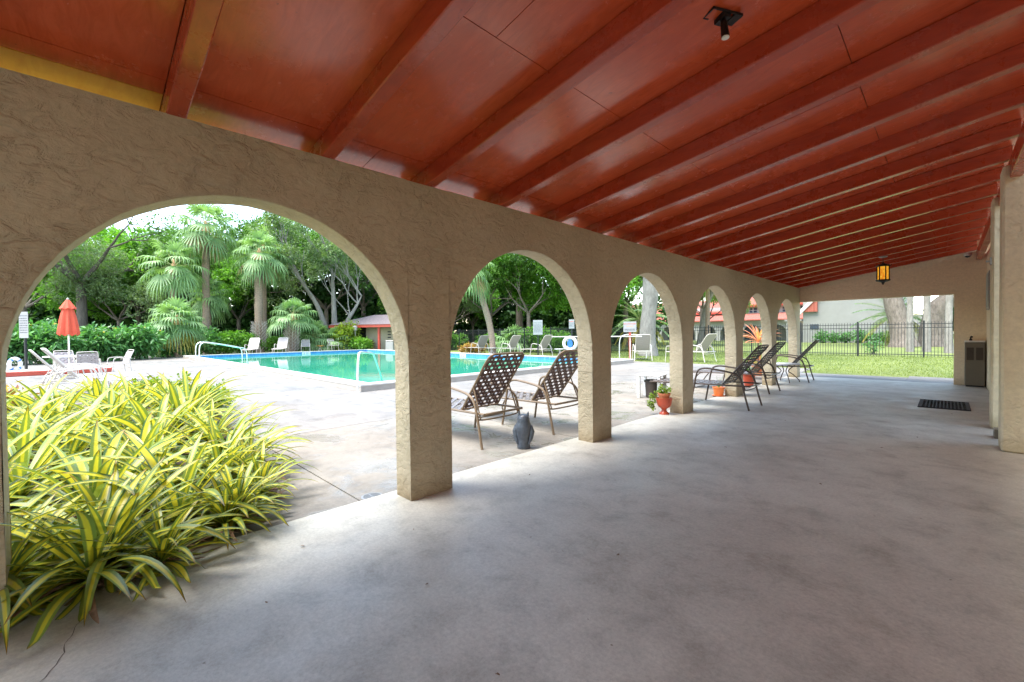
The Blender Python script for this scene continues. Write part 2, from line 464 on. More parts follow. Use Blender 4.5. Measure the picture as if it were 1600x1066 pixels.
def textmesh(txt, size, m, parent, M, name='lettering'):
    cu = bpy.data.curves.new('t', 'FONT'); cu.body = txt; cu.size = size; cu.align_x = 'CENTER'; cu.extrude = .001
    to = bpy.data.objects.new('t', cu); sc.collection.objects.link(to)
    dg = bpy.context.evaluated_depsgraph_get(); me = bpy.data.meshes.new_from_object(to.evaluated_get(dg))
    bpy.data.objects.remove(to); me.materials.clear(); me.materials.append(MT[m])
    o = bpy.data.objects.new(name, me); sc.collection.objects.link(o); o.parent = parent; o.matrix_local = M; return o

# ------------------------------------------------------------ ground, slabs
b = MB()
for (a_, b_, c_, d_) in ((-300, 300, -300, 4.8), (-300, 300, 16.8, 300), (-300, -30.8, 4.8, 16.8), (-6.85, 300, 4.8, 16.8)):
    b.quad((a_, c_, -.06), (b_, c_, -.06), (b_, d_, -.06), (a_, d_, -.06))
struct(b.build('ground', 'soil'))
def sheet(name, pts, z, m, sub=0):
    b = MB(); b.add([(x, y, z) for x, y in pts], [tuple(range(len(pts)))]); return struct(b.build(name, m))
# lawn fills the area east of the deck up to the far villas
sheet('lawn', [(-34, 17.2), (-13, 17.2), (16, 14.9), (40, 14.9), (40, 120), (-70, 120), (-34, 40)], -.035, 'grass')
def deckpoly(name, polys, ztop, m):
    b = MB()
    for x0, x1, y0, y1 in polys:
        b.box(x0, x1, y0, y1, ztop-.12, ztop)
    return struct(b.build(name, m))
g = .006
deckpoly('porch_floor', [(-.30, 4.6, -9, 14.66)], 0, 'floor')
dk = []
# deck laid in slabs with open joints
xs = [-.31, -3.2, -6.64]
ys = [-6, -2.2, 1.55, 4.4, 7.35, 10.3, 13.25, 15.6, 17.9]
for i in range(len(xs)-1):
    for j in range(len(ys)-1):
        if i == 0 and ys[j] < 10: continue
        dk.append((xs[i+1]+g, xs[i]-g, ys[j]+g, ys[j+1]-g))
x = -6.64
while x > -34:
    dk.append((x-3.4+g, x-g, 1.55+g, 4.585)); dk.append((x-3.4+g, x-g, -2.2+g, 1.55-g)); dk.append((x-3.4+g, x-g, -7, -2.2-g))
    dk.append((x-3.4+g, x-g, 17.02, 17.9)); x -= 3.4
dk.append((-37, -31.02, 4.6, 18))
dk.append((-6.6+g, -3.2-g, -2.2, 1.54)) if False else None
deckpoly('pool_deck', [d for d in dk if d], -.012, 'deck')
wd = [( -3.2+g, -.31-g, ys[j]+g, ys[j+1]-g) for j in range(len(ys)-1) if ys[j] < 10]
deckpoly('damp_deck', wd, -.012, 'wetdeck')
deckpoly('bounce_paving', [(4.62, 16, -9, 8)], -.012, 'deck')  # unseen paving added to bounce light onto the porch ceiling
deckpoly('entry_pad', [(-.30, 2.2-g, 14.67, 16.0), (2.2, 6, 14.67, 16.5)], -.012, 'deck')
deckpoly('bed_side_deck', [(-9.4, -6.646, -2.2, 1.54)], -.013, 'deck') if False else None
b = MB(); random.seed(2); cp = []
P_ = smoothpath([(.56, -.14, .0012), (.42, -.08, .0012), (.31, -.065, .0012), (.17, -.03, .0012), (.07, -.02, .0012), (-.1, .02, .0012)], 5)
for i_, q_ in enumerate(P_):
    w_ = .0013*random.uniform(.4, 1.8); j_ = random.uniform(-.004, .004); cp += [(q_.x+j_, q_.y-w_+j_, q_.z), (q_.x+j_, q_.y+w_+j_, q_.z)]
b.add(cp, [(2*i_, 2*i_+2, 2*i_+3, 2*i_+1) for i_ in range(len(P_)-1)]); struct(b.build('floor_crack', 'joint'))
b = MB(); b.box(-.36, -.285, 1.2, 14.4, -.1, -.0165); struct(b.build('floor_joint', 'joint'))

# ------------------------------------------------------------ arcade wall
S0, PP, PW, SP, RAD, TOP, TH = 1.8095, 2.463, .4015, 1.095, 1.031, 2.496, .211
def arcade():
    n = 40
    random.seed(5)
    b = MB()
    edges = []
    k0, k1 = -3, 5
    ystart = S0+(k0-1)*PP
    y = ystart
    front = []   # list of (y, zlow)
    segs = []
    for k in range(k0-1, k1+1):
        p0 = S0+k*PP; p1 = p0+PW if k < k1 else 14.466
        segs.append(('pier', p0, p1))
        if k < k1: segs.append(('arch', p1, p0+PP))
    for X, flip in ((0, False), (-TH, True)):
        for typ, a, c in segs:
            if typ == 'pier':
                zs = [0, .35, .7, SP, 1.5, 2.1, TOP]
                for i in range(len(zs)-1):
                    q = [(X, a, zs[i]), (X, c, zs[i]), (X, c, zs[i+1]), (X, a, zs[i+1])]
                    b.quad(*(q[::-1] if flip else q))
            else:
                cy = (a+c)/2; r = (c-a)/2
                pts = []
                for i in range(n+1):
                    t = PI - PI*i/n; pts.append((cy+r*math.cos(t), SP+r*math.sin(t)))
                for i in range(n):
                    q = [(X, pts[i][0], pts[i][1]), (X, pts[i+1][0], pts[i+1][1]), (X, pts[i+1][0], TOP), (X, pts[i][0], TOP)]
                    b.quad(*(q[::-1] if flip else q))
    for typ, a, c in segs:
        if typ == 'pier':
            for yy, fl in ((a, True), (c, False)):
                q = [(0, yy, 0), (-TH, yy, 0), (-TH, yy, SP), (0, yy, SP)]
                b.quad(*(q[::-1] if fl else q))
            b.quad((0, a, TOP), (0, c, TOP), (-TH, c, TOP), (-TH, a, TOP))
        else:
            cy = (a+c)/2; r = (c-a)/2
            for i in range(n):
                t0 = PI-PI*i/n; t1 = PI-PI*(i+1)/n
                b.quad((0, cy+r*math.cos(t0), SP+r*math.sin(t0)), (-TH, cy+r*math.cos(t0), SP+r*math.sin(t0)),
                       (-TH, cy+r*math.cos(t1), SP+r*math.sin(t1)), (0, cy+r*math.cos(t1), SP+r*math.sin(t1)))
            b.quad((0, a, TOP), (0, c, TOP), (-TH, c, TOP), (-TH, a, TOP))
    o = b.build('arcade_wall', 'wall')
    me = o.data
    import bmesh
    bm = bmesh.new(); bm.from_mesh(me)
    bmesh.ops.remove_doubles(bm, verts=bm.verts, dist=.0005)
    bmesh.ops.recalc_face_normals(bm, faces=bm.faces)
    sharp = [e for e in bm.edges if len(e.link_faces) == 2 and e.calc_face_angle(0) > R(60)]
    bmesh.ops.bevel(bm, geom=sharp, offset=.010, segments=2, affect='EDGES', profile=.6)
    # hand-trowelled unevenness
    for v in bm.verts:
        d = mnoise.noise(v.co*6.0)*.006
        if 0.02 < v.co.z < TOP-.02:
            v.co.y += d; v.co.z += mnoise.noise(v.co*5+Vector((9, 0, 0)))*.005
    bm.to_mesh(me); bm.free()
    return tag(o, 'tan stucco wall with a row of round arches between porch and pool', 'arcade wall')
arcade()

# end wall with wide opening
YR_ = -8.9
OPX, OPZ, EY = 3.056, 2.11, 14.466
def zr(x): return 2.496+.167*x
b = MB()
def wallpoly(b, x0, x1, z0, zt0, zt1, y0, y1):
    v = [(x0, y0, z0), (x1, y0, z0), (x1, y0, zt1), (x0, y0, zt0), (x0, y1, z0), (x1, y1, z0), (x1, y1, zt1), (x0, y1, zt0)]
    b.add(v, [(0, 1, 2, 3), (7, 6, 5, 4), (1, 5, 6, 2), (4, 0, 3, 7), (4, 5, 1, 0), (3, 2, 6, 7)])
wallpoly(b, -TH, OPX, OPZ, zr(-TH)+.13, zr(OPX)+.13, EY+.002, EY+.2)
wallpoly(b, OPX, 5.2, 0, zr(OPX)+.13, zr(5.2)+.13, EY+.002, EY+.2)
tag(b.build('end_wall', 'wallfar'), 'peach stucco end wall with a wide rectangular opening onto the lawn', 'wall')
# added unseen wall to limit light from the right; right-hand wall beyond pillars follows
b = MB(); b.box(4.30, 4.5, -3.2, 7.0, 0, 3.3)
tag(b.build('added_side_wall', 'wallfar'), 'plain stucco wall added out of view to limit light from the right', 'wall')
b = MB(); b.box(-TH, 4.298, YR_-.2, YR_-.002, 0, 3.3)
tag(b.build('added_rear_wall', 'wallfar'), 'plain stucco wall added out of view to darken the near end of the porch', 'wall')  # unseen wall, added to keep the porch dark behind the camera
b = MB(); b.box(3.566, 3.78, 8.95, EY, 0, 3.0)
tag(b.build('side_wall', 'wallfar'), 'peach stucco side wall behind the pillars on the right', 'wall')
def pillar(y0, label, z1):
    b = MB(); b.box(3.352, 4.3, y0, y0+.36, 0, z1, bev=.018)
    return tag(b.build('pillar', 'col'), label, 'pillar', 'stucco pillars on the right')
pillar(6.86, 'nearest cream stucco pillar at the right edge under the red beam', 3.0)
pl2 = pillar(8.33, 'second stucco pillar just beyond the nearest one on the right', 2.98)
b = MB(); b.box(3.30, 3.352, 8.36, 8.42, 2.165, 2.185); b.box(3.335, 3.352, 8.34, 8.44, 2.13, 2.22)
tag(b.build('wall_bracket', 'galv'), 'small grey metal bracket high on the second pillar', 'bracket')
nb = thing('notice_board', 'thin grey framed board seen edge on upon the side wall', 'notice board', (3.566, 13.1, 2.05))
b = MB(); b.box(-.045, -.002, -.40, .40, -.36, .40, bev=.004); b.build('frame', 'galv', nb)
b = MB(); b.box(-.052, -.046, -.35, .35, -.31, .35); b.build('panel', 'offwhite', nb)

# ------------------------------------------------------------ roof
roof = thing('porch_roof', 'red painted sloping porch ceiling with exposed rafters', 'roof', (0, 0, 0))
YR0, YR1 = -9.0, 14.9
def zp(x): return zr(x)+.135
random.seed(3)
bx = [-.40, .06, 1.28, 2.50, 3.95]
k = 0
ylist = [YR0]
while ylist[-1] < YR1: ylist.append(ylist[-1]+2.44)
gp = .0025
for i in range(len(bx)-1):
    off = 0.0 if i % 2 else 1.22
    yy = [.35-12.2-off+2.44*j for j in range(13)] if i else [YR0, .35]+[.35+1.22+2.44*j for j in range(7)]
    for j in range(len(yy)-1):
        a = max(yy[j], YR0)+gp; c = min(yy[j+1], YR1)-gp
        if c-a < .1: continue
        x0, x1 = bx[i]+gp, bx[i+1]-gp
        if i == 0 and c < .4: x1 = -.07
        dz = random.uniform(-.0015, .0015)
        b = MB(); v = [(x0, a, zp(x0)+dz), (x1, a, zp(x1)+dz), (x1, c, zp(x1)+dz), (x0, c, zp(x0)+dz)]
        v += [(p[0], p[1], p[2]+.018) for p in v]
        b.add(v, [(0, 1, 2, 3), (7, 6, 5, 4), (0, 4, 5, 1), (1, 5, 6, 2), (2, 6, 7, 3), (3, 7, 4, 0)])
        warmlit = (i == 0 and c < .4)  # warm light along the wall line, painted in as ochre boards
        b.build('ceiling_board', 'ochre' if warmlit else 'ceil', roof)
        if warmlit:
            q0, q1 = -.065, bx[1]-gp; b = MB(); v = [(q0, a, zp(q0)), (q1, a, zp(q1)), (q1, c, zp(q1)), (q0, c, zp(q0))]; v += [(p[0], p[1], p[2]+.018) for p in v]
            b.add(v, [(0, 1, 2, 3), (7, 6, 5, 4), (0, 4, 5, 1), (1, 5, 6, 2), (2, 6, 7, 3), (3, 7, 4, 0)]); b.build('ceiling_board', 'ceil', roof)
b = MB(); v = [(-.43, YR0-.05, zp(-.43)+.03), (3.98, YR0-.05, zp(3.98)+.03), (3.98, YR1+.05, zp(3.98)+.03), (-.43, YR1+.05, zp(-.43)+.03)]
v += [(p[0], p[1], p[2]+.06) for p in v]
b.add(v, [(0, 1, 2, 3), (7, 6, 5, 4), (0, 4, 5, 1), (1, 5, 6, 2), (2, 6, 7, 3), (3, 7, 4, 0)]); b.build('roof_deck', 'rafter', roof)
def rafter_mesh():
    b = MB(); w = .09; x0, x1 = -.36, 3.40; h = .133; c = .006
    for xa, xb in ((x0, x1),):
        ring = [(-w/2+c, 0), (w/2-c, 0), (w/2, c), (w/2, h), (-w/2, h), (-w/2, c)]
        vs = []
        N = 14
        for i in range(N+1):
            x = xa+(xb-xa)*i/N; jz = .0015*math.sin(i*1.7)
            for (yy, zz) in ring: vs.append((x, yy+.0005*math.sin(i*2.3), zr(x)+zz+(jz if zz < .05 else 0)))
        fs = []
        for i in range(N):
            for q in range(6): fs.append((i*6+q, i*6+(q+1) % 6, (i+1)*6+(q+1) % 6, (i+1)*6+q))
        fs.append(tuple(range(5, -1, -1))); fs.append(tuple(N*6+q for q in range(6)))
        b.add(vs, fs)
    return b
r0 = None
for kk in range(-11, 18):
    y = .395+.8165*kk
    if y > 14.4 or y < YR0: continue
    if r0 is None: r0 = rafter_mesh().build('rafter', 'rafter', roof); r0.location = (0, y, 0)
    else:
        c = r0.copy(); sc.collection.objects.link(c); c.parent = roof; c.location = (random.uniform(-.02, .02), y, 0)
b = MB(); b.box(3.40, 3.49, YR0, EY-.01, 2.86, 3.045+.02, bev=.006); b.build('ledger_beam', 'rafter', roof)
b = MB(); b.box(-.44, -.405, YR0, YR1, 2.535, 2.60); b.build('fascia', 'rafter', roof)
# conduit stapled to a rafter
b = MB(); b.tube(smoothpath([(2.16, 6.27, 2.955), (2.17, 6.25, 2.90), (2.10, 6.215, 2.862), (1.9, 6.20, 2.822), (1.0, 6.20, 2.672), (.10, 6.20, 2.53)], 5), .009, 8)
tag(b.build('conduit', 'rafter', smooth=True), 'thin red painted conduit running down beside a rafter', 'conduit')

# ceiling spot lamp
t = thing('ceiling_spotlight', 'small black spotlight on an open bracket between two rafters', 'spotlight', (2.10, 2.455, zp(2.10)-.001), R(62))
b = MB()
b.box(-.095, -.088, -.04, .04, -.012, 0); b.box(-.095, .095, -.04, -.034, -.012, 0); b.box(-.095, -.06, .034, .04, -.012, 0)
b.box(.048, .095, -.04, .04, -.014, 0); b.box(-.02, .022, -.034, .04, -.03, 0)
b.build('bracket', 'iron', t)
b = MB(); b.tube([(0, 0, -.03), (-.006, -.012, -.055)], .013, 8); b.tube([(-.006, -.012, -.05), (-.012, -.03, -.135)], [.017, .021], 12); b.build('lamp_tube', 'iron', t, True)
b = MB(); b.lathe([(.0, -.004), (.018, -.003), (.0195, .0), (.018, .004)], 14, (-.0125, -.0315, -.142)); b.build('lens', 'cam', t, True)

# security camera dome
t = thing('security_camera', 'small white dome camera tucked under the ceiling at the far right corner', 'camera', (3.27, 14.40, 2.965))
b = MB(); b.lathe([(.065, .0), (.07, .03), (.06, .05)], 18); b.build('housing', 'cam', t, True)
b = MB(); b.lathe([(.004, -.04), (.03, -.03), (.045, -.012), (.05, .001)], 16); b.build('dome', 'black', t, True)

# hanging lantern
t = thing('hanging_lantern', 'black iron lantern with amber glass hanging from a rafter', 'lantern', (2.0, 11.85, 0))
b = MB(); b.lathe([(.07, 2.824), (.075, 2.812), (.06, 2.80), (.015, 2.79)], 16); b.build('ceiling_plate', 'offwhite', t, True)
b = MB()
for i in range(5):
    z = 2.79-i*.02-.012
    ring = [(math.cos(a)*.009*(i % 2), math.cos(a)*.009*((i+1) % 2), z+math.sin(a)*.014) for a in [q*PI/4 for q in range(8)]]
    b.tube(ring, .003, 5, closed=True)
b.build('chain', 'iron', t)
b = MB()
b.lathe([(.012, 2.70), (.022, 2.685), (.035, 2.675), (.10, 2.645), (.128, 2.625), (.118, 2.615), (.098, 2.612)], 6)
b.lathe([(.098, 2.345), (.122, 2.335), (.115, 2.315), (.06, 2.295), (.03, 2.285), (.022, 2.265), (.008, 2.235)], 6)
for q in range(6):
    a = q*PI/3; b.tube([(math.cos(a)*.098, math.sin(a)*.098, 2.34), (math.cos(a)*.098, math.sin(a)*.098, 2.615)], .010, 6)
    a2 = a+PI/6
    b.tube([(math.cos(a)*.118, math.sin(a)*.118, 2.62), (math.cos(a)*.135, math.sin(a)*.135, 2.65)], .007, 5)
b.build('cage', 'iron', t)
b = MB()
for q in range(6):
    a = q*PI/3; c = a+PI/3; r = .088
    for (z0, z1) in ((2.345, 2.61),):
        b.quad((math.cos(a)*r, math.sin(a)*r, z0), (math.cos(c)*r, math.sin(c)*r, z0), (math.cos(c)*r, math.sin(c)*r, z1), (math.cos(a)*r, math.sin(a)*r, z1))
b.build('amber_glass', 'amber', t)

# water cooler at the end wall
t = thing('water_cooler', 'taupe metal drinking fountain cabinet with two vents against the end wall', 'drinking fountain', (3.385, 14.30, 0))
b = MB(); b.box(-.155, .155, -.15, .16, 0.03, 1.0, bev=.01); b.build('cabinet', 'taupe', t)
b = MB(); b.box(-.14, .14, -.13, .15, 0, .03); b.build('base', 'black', t)
for sx in (-1, 1):
    b = MB(); b.box(-.055, .055, -.156, -.1505, .60, .88)
    for q in range(12): b.box(-.05, .05, -.160, -.1565, .615+q*.021, .623+q*.021)
    b.build('vent', 'vent', t, loc=(sx*.072, 0, 0))
b = MB(); b.box(-.16, .16, -.16, .165, 1.0, 1.035, bev=.01); b.build('basin_top', 'steel', t)
b = MB(); b.tube(smoothpath([(-.06, .05, 1.03), (-.06, .05, 1.10), (-.05, .01, 1.13), (-.04, -.02, 1.11)]), .014, 8); b.lathe([(.025, 1.03), (.028, 1.06), (.015, 1.075)], 10, (-.06, .05, 0)); b.build('bubbler', 'black', t, True)

# door mat
t = MB(); x0, x1, y0, y1 = 2.60, 3.22, 9.92, 10.98
t.box(x0, x1, y0, y0+.05, 0.0, .016); t.box(x0, x1, y1-.05, y1, 0, .016); t.box(x0, x0+.05, y0+.05, y1-.05, 0, .016); t.box(x1-.05, x1, y0+.05, y1-.05, 0, .016)
nx, ny = 12, 7
for i in range(1, nx):
    xx = x0+.05+(x1-x0-.1)*i/nx; t.box(xx-.009, xx+.009, y0+.05, y1-.05, .0, .014)
for j in range(1, ny):
    yy = y0+.05+(y1-y0-.1)*j/ny; t.box(x0+.05, x1-.05, yy-.015, yy+.015, .0, .0125)
tag(t.build('door_mat', 'rubber'), 'black perforated rubber mat lying on the porch floor', 'mat')

# floor drain
t = thing('floor_drain', 'small round white drain grate beside the nearest arch pillar', 'drain', (-.345, 1.66, -.012))
b = MB(); b.lathe([(.085, 0), (.085, .004), (.07, .005), (.069, .001)], 24, cap=False); b.build('rim', 'galv', t, True)
b = MB()
for q in range(-4, 5):
    h = math.sqrt(.07**2-(q*.015)**2); b.box(q*.015-.004, q*.015+.004, -h, h, .0005, .0045)
b.box(-.07, .07, -.004, .004, .001, .0048); b.build('grate', 'galv', t)
b = MB(); b.lathe([(.0695, .0002), (.001, .0002)], 20, cap=False); b.build('hole', 'black', t)

# low plate by the pillar
b = MB(); b.box(3.345, 3.42, 7.62, 7.80, 0, .11, bev=.005); tag(b.build('floor_box', 'taupe'), 'small low brown box on the floor behind the nearest pillar', 'floor box')

# debris on the floor
random.seed(11)
dp = [(1.05, 1.25), (.62, .62), (1.6, 2.2), (.25, 2.9), (2.2, 4.4), (1.2, 5.1), (2.7, 7.1), (1.9, 8.8), (.9, 3.3), (2.45, 6.2), (1.75, 1.1), (.45, 1.55), (3.0, 9.4), (.15, .95), (1.3, 7.2)]
for i, (x, y) in enumerate(dp):
    b = MB(); n = 7; L = random.uniform(.008, .02); W = L*.45; a0 = random.uniform(0, PI)
    vs = []
    for q in range(n):
        a = 2*PI*q/n; px, py = math.cos(a)*L*random.uniform(.7, 1.1), math.sin(a)*W*random.uniform(.7, 1.1)
        vs.append((px*math.cos(a0)-py*math.sin(a0), px*math.sin(a0)+py*math.cos(a0), .002+random.uniform(0, .008)))
    vs.append((0, 0, .010)); b.add(vs, [(q, (q+1) % n, n) for q in range(n)])
    o = b.build('dry_leaf', 'litter', loc=(x, y, .001)); tag(o, 'tiny dry leaf scrap lying on the bare porch floor', 'leaf', 'leaf scraps on the porch floor')

# ------------------------------------------------------------ pool
px0, px1, py0, py1 = -31.0, -6.64, 4.6, 17.0
pool = thing('swimming_pool', 'large green swimming pool with raised pale coping and blue tile edge', 'swimming pool', (0, 0, 0))
cw = .38; ch = .15; g2 = .05
b = MB()
def ringbox(b, o, w, z0, z1):
    b.box(px0+o, px1-o, py0+o, py0+w, z0, z1); b.box(px0+o, px1-o, py1-w, py1-o, z0, z1)
    b.box(px0+o, px0+w, py0+w, py1-w, z0, z1); b.box(px1-w, px1-o, py0+w, py1-w, z0, z1)
ringbox(b, 0, cw-.03, -.3, ch-.035); b.build('curb', 'coping', pool)
b = MB(); ringbox(b, -.012, cw, ch-.035, ch); b.build('coping', 'copetop', pool)
b = MB()
w2 = cw-.012
b.box(px0+cw-.03, px1-cw+.03, py0+cw-.03, py0+w2, -.5, ch-.036); b.box(px0+cw-.03, px1-cw+.03, py1-w2, py1-cw+.03, -.5, ch-.036)
b.box(px0+cw-.03, px0+w2, py0+w2, py1-w2, -.5, ch-.036); b.box(px1-w2, px1-cw+.03, py0+w2, py1-w2, -.5, ch-.036)
b.build('tile_band', 'bluetile', pool)
b = MB(); b.quad((px0+.3, py0+.3, -.02), (px1-.3, py0+.3, -.02), (px1-.3, py1-.3, -.02), (px0+.3, py1-.3, -.02))
struct(b.build('pool_water', 'water'))
def marker(loc, rz):
    t = thing('depth_marker', '', 'depth marker', loc, rz, 'depth markers on the pool edge')
    b = MB(); b.box(-.30, .30, -.008, 0, -.08, .10); b.build('plate', 'white', t)
    textmesh('4', .15, 'bluepaint', t, Matrix.Translation((-.15, -.0095, -.04)) @ Matrix.Rotation(PI/2, 4, 'X'))
    textmesh('FT', .15, 'bluepaint', t, Matrix.Translation((.08, -.0095, -.04)) @ Matrix.Rotation(PI/2, 4, 'X')); return t
m1 = marker((px0+w2+.012, 11.9, 0), PI/2); m1['label'] = 'white depth marker on the blue tile below the four far loungers'
m2 = marker((-18.0, py1-w2-.012, 0), 0); m2['label'] = 'white depth marker on the blue tile near the leaning palm'

# pool handrails
def rail(name, label, pts, posts=None):
    t = thing(name, label, 'handrail', (0, 0, 0))
    for i, p in enumerate(pts):
        b = MB(); b.tube(smoothpath(p, 8), .026, 10); b.build('rail', 'steel', t, True)
        b = MB(); b.lathe([(.065, 0), (.06, .018), (.03, .03)], 14, (p[0][0], p[0][1], -.01)); b.build('flange', 'steel', t, True)
    return t
y = 4.0
rail('pool_handrail', 'curved steel handrail at the near corner of the pool', [[(-6.60, 4.50, -.01), (-6.62, 4.52, .45), (-6.65, 4.56, .82), (-6.76, 4.66, .90), (-7.2, 5.0, .87), (-7.75, 5.46, .82), (-8.0, 5.65, .70), (-8.6, 6.15, .12), (-8.8, 6.3, -.2)]])
rail('pool_ladder_rails', 'pair of arched steel ladder rails at the far left corner of the pool',
     [[(xx, 4.42, -.01), (xx, 4.43, .70), (xx, 4.55, .98), (xx, 4.9, 1.0), (xx, 6.2, .72), (xx, 6.55, .55), (xx, 6.6, -.2)] for xx in (-25.6, -24.6)])

# ------------------------------------------------------------ loungers
def weave(b, P0, U, V, nu, nv, wu, wv, th=.004, amp=.006):
    """straps across (U) and along (V) woven over and under; P0 corner"""
    P0 = Vector(P0); U = Vector(U); V = Vector(V); N = U.cross(V).normalized(); uh = U.normalized(); vh = V.normalized()
    for j in range(nv):       # straps running along U at positions in V
        c = P0+V*((j+.5)/nv); pts = []
        st = nu*4
        for i in range(st+1):
            a = i/st; off = amp*math.cos(a*nu*PI)*(1 if j % 2 else -1); pts.append(c+U*a+N*off)
        vs = []
        for p in pts: vs += [p-vh*wv/2+N*th/2, p+vh*wv/2+N*th/2, p+vh*wv/2-N*th/2, p-vh*wv/2-N*th/2]
        fs = []
        for i in range(st):
            for q in range(4): fs.append((i*4+q, i*4+(q+1) % 4, (i+1)*4+(q+1) % 4, (i+1)*4+q))
        b.add(vs, fs)
    for i in range(nu):
        c = P0+U*((i+.5)/nu); st = nv*4; vs = []
        for k in range(st+1):
            a = k/st; off = -amp*math.cos(a*nv*PI)*(1 if i % 2 else -1); p = c+V*a+N*off
            vs += [p-uh*wu/2+N*th/2, p+uh*wu/2+N*th/2, p+uh*wu/2-N*th/2, p-uh*wu/2-N*th/2]
        fs = []
        for k in range(st):
            for q in range(4): fs.append((k*4+q, k*4+(q+1) % 4, (k+1)*4+(q+1) % 4, (k+1)*4+q))
        b.add(vs, fs)
HW = .31
def lounger(label, group, fm, sm, seatm, weaveit=True, loc=(0, 0, 0), rz=0, bt=(.12, 1.08)):
    t = thing('sun_lounger', label, 'sun lounger', loc, rz, group)
    hx, hz = -.40, .40
    tx, tz = bt
    # seat frame
    b = MB()
    for s in (-1, 1):
        b.tube(smoothpath([(.03, s*HW, .39), (-.45, s*HW, .385), (-1.2, s*HW, .375), (-1.66, s*HW, .36), (-1.74, s*(HW-.06), .35), (-1.76, 0, .345)], 5), .014, 8)
    b.tube([(.03, -HW, .39), (.03, HW, .39)], .014, 8)
    b.tube([(-.86, -HW, .375), (-.86, HW, .375)], .012, 8)
    b.build('seat_frame', fm, t, True)
    b = MB()
    if weaveit: weave(b, (-1.72, -HW, .372), (1.32, 0, .018), (0, 2*HW, 0), 19, 8, .042, .046)
    else: weave(b, (-1.72, -HW, .372), (1.32, 0, .018), (0, 2*HW, 0), 21, 2, .056, .24, .004, .002)
    b.build('seat', seatm, t)
    # back frame and weave
    dx, dz = tx-hx, tz-hz
    b = MB()
    path = [(hx, -HW+.02, hz)]
    path += [(hx+dx*.5, -HW+.02, hz+dz*.5), (hx+dx*.9, -HW+.02, hz+dz*.9), (hx+dx*.985, -HW+.07, hz+dz*.985), (tx, -HW+.13, tz), (tx, HW-.13, tz), (hx+dx*.985, HW-.07, hz+dz*.985), (hx+dx*.9, HW-.02, hz+dz*.9), (hx+dx*.5, HW-.02, hz+dz*.5), (hx, HW-.02, hz)]
    b.tube(smoothpath(path, 4), .014, 8); b.tube([path[0], path[-1]], .012, 8)
    b.build('back_frame', fm, t, True)
    b = MB()
    if weaveit: weave(b, (hx+dx*.02, -HW+.03, hz+dz*.02), (dx*.955, 0, dz*.955), (0, 2*HW-.06, 0), 13, 9, .040, .035)
    else: weave(b, (hx+dx*.02, -HW+.02, hz+dz*.02), (dx*.965, 0, dz*.965), (0, 2*HW-.04, 0), 14, 2, .058, .28, .004, .002)
    b.build('backrest', sm, t)
    # arms with legs: one bent tube each side
    for s in (-1, 1):
        y = s*(HW+.03)
        b = MB(); b.tube(smoothpath([(.03, y+s*.01, 0), (-.03, y, .22), (-.085, y, .45), (-.15, y, .56), (-.28, y, .615), (-.55, y, .655), (-.70, y, .66), (-.79, y, .62), (-.83, y, .52), (-.86, y, .36), (-.93, y+s*.01, .0)], 5), .0155, 8)
        b.build('leg_and_arm', fm, t, True)
        b = MB(); b.tube([(hx+dx*.42, s*(HW-.02), hz+dz*.42), (-.04, s*(HW-.005), .33)], .009, 6); b.build('back_support', fm, t, True)
    b = MB(); b.tube(smoothpath([(-.06, -HW-.02, .36), (-.05, -HW+.04, .315), (-.05, HW-.04, .315), (-.06, HW+.02, .36)], 5), .010, 7); b.build('stretcher', fm, t, True)
    b = MB()
    b.tube(smoothpath([(-1.35, -HW, .36), (-1.45, -HW+.01, .33), (-1.60, -HW+.02, .12), (-1.56, -HW+.05, .015), (-1.55, 0, .01), (-1.56, HW-.05, .015), (-1.60, HW-.02, .12), (-1.45, HW-.01, .33), (-1.35, HW, .36)], 5), .012, 7)
    b.build('foot_leg', fm, t, True)
    return t
A = lounger('bronze strap lounger on the damp deck directly behind the owl figure', 'brown strap loungers', 'bronze', 'strap', 'seatstrap', loc=(-.80, 3.56, -.012))
B = dup(A, (-.66, 4.66, -.012), 0, 'bronze strap lounger partly hidden by the second arch pillar')
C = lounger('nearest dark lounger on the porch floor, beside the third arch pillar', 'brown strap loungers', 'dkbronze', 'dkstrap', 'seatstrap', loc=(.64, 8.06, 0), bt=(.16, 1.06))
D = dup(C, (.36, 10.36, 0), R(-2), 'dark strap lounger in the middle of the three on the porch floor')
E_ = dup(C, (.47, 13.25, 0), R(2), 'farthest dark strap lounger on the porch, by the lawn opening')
F = lounger('', 'taupe loungers across the pool', 'paleframe', 'palesling', 'palesling', False, loc=(-32.7, 9.7, -.012), rz=R(200))
fl = [((-32.9, 9.1), R(150), 'taupe lounger by the shaggy palm, leftmost of those across the pool'),
      ((-32.8, 11.0), R(150), 'second taupe lounger across the pool, before the criss-cross palm trunk'),
      ((-18.3, 18.6), R(-8), 'left taupe lounger of the row behind the pool beside the leaning palm'),
      ((-15.5, 18.7), R(-6), 'middle taupe lounger of the row behind the pool with a side table'),
      ((-12.8, 18.5), R(-4), 'right taupe lounger in front of the white rules sign'),
      ((-7.0, 18.5), R(-55), 'pale lounger at the pool end before the trunk, seen through third arch'),
      ((-4.3, 19.3), R(-15), 'pale lounger on the grass edge seen through the fourth arch')]
for i, (p, a, lb) in enumerate(fl):
    s = 1.12
    if i == 0: F.location = (*p, -.012); F.rotation_euler = (0, 0, a); F['label'] = lb; F.scale = (s, s, s)
    else: dup(F, (*p, -.012), a, lb, s)
# loungers at left by the planting
G = dup(F, (-10.3, -.60, -.012), R(-84), 'pale lounger nearest the planting bed at left', 1.0)
dup(F, (-11.25, -.45, -.012), R(-82), 'middle one of the three pale loungers at left', 1.0)
dup(F, (-12.3, -.50, -.012), R(-80), 'pale lounger farthest from the planting bed among the three at left', 1.0)

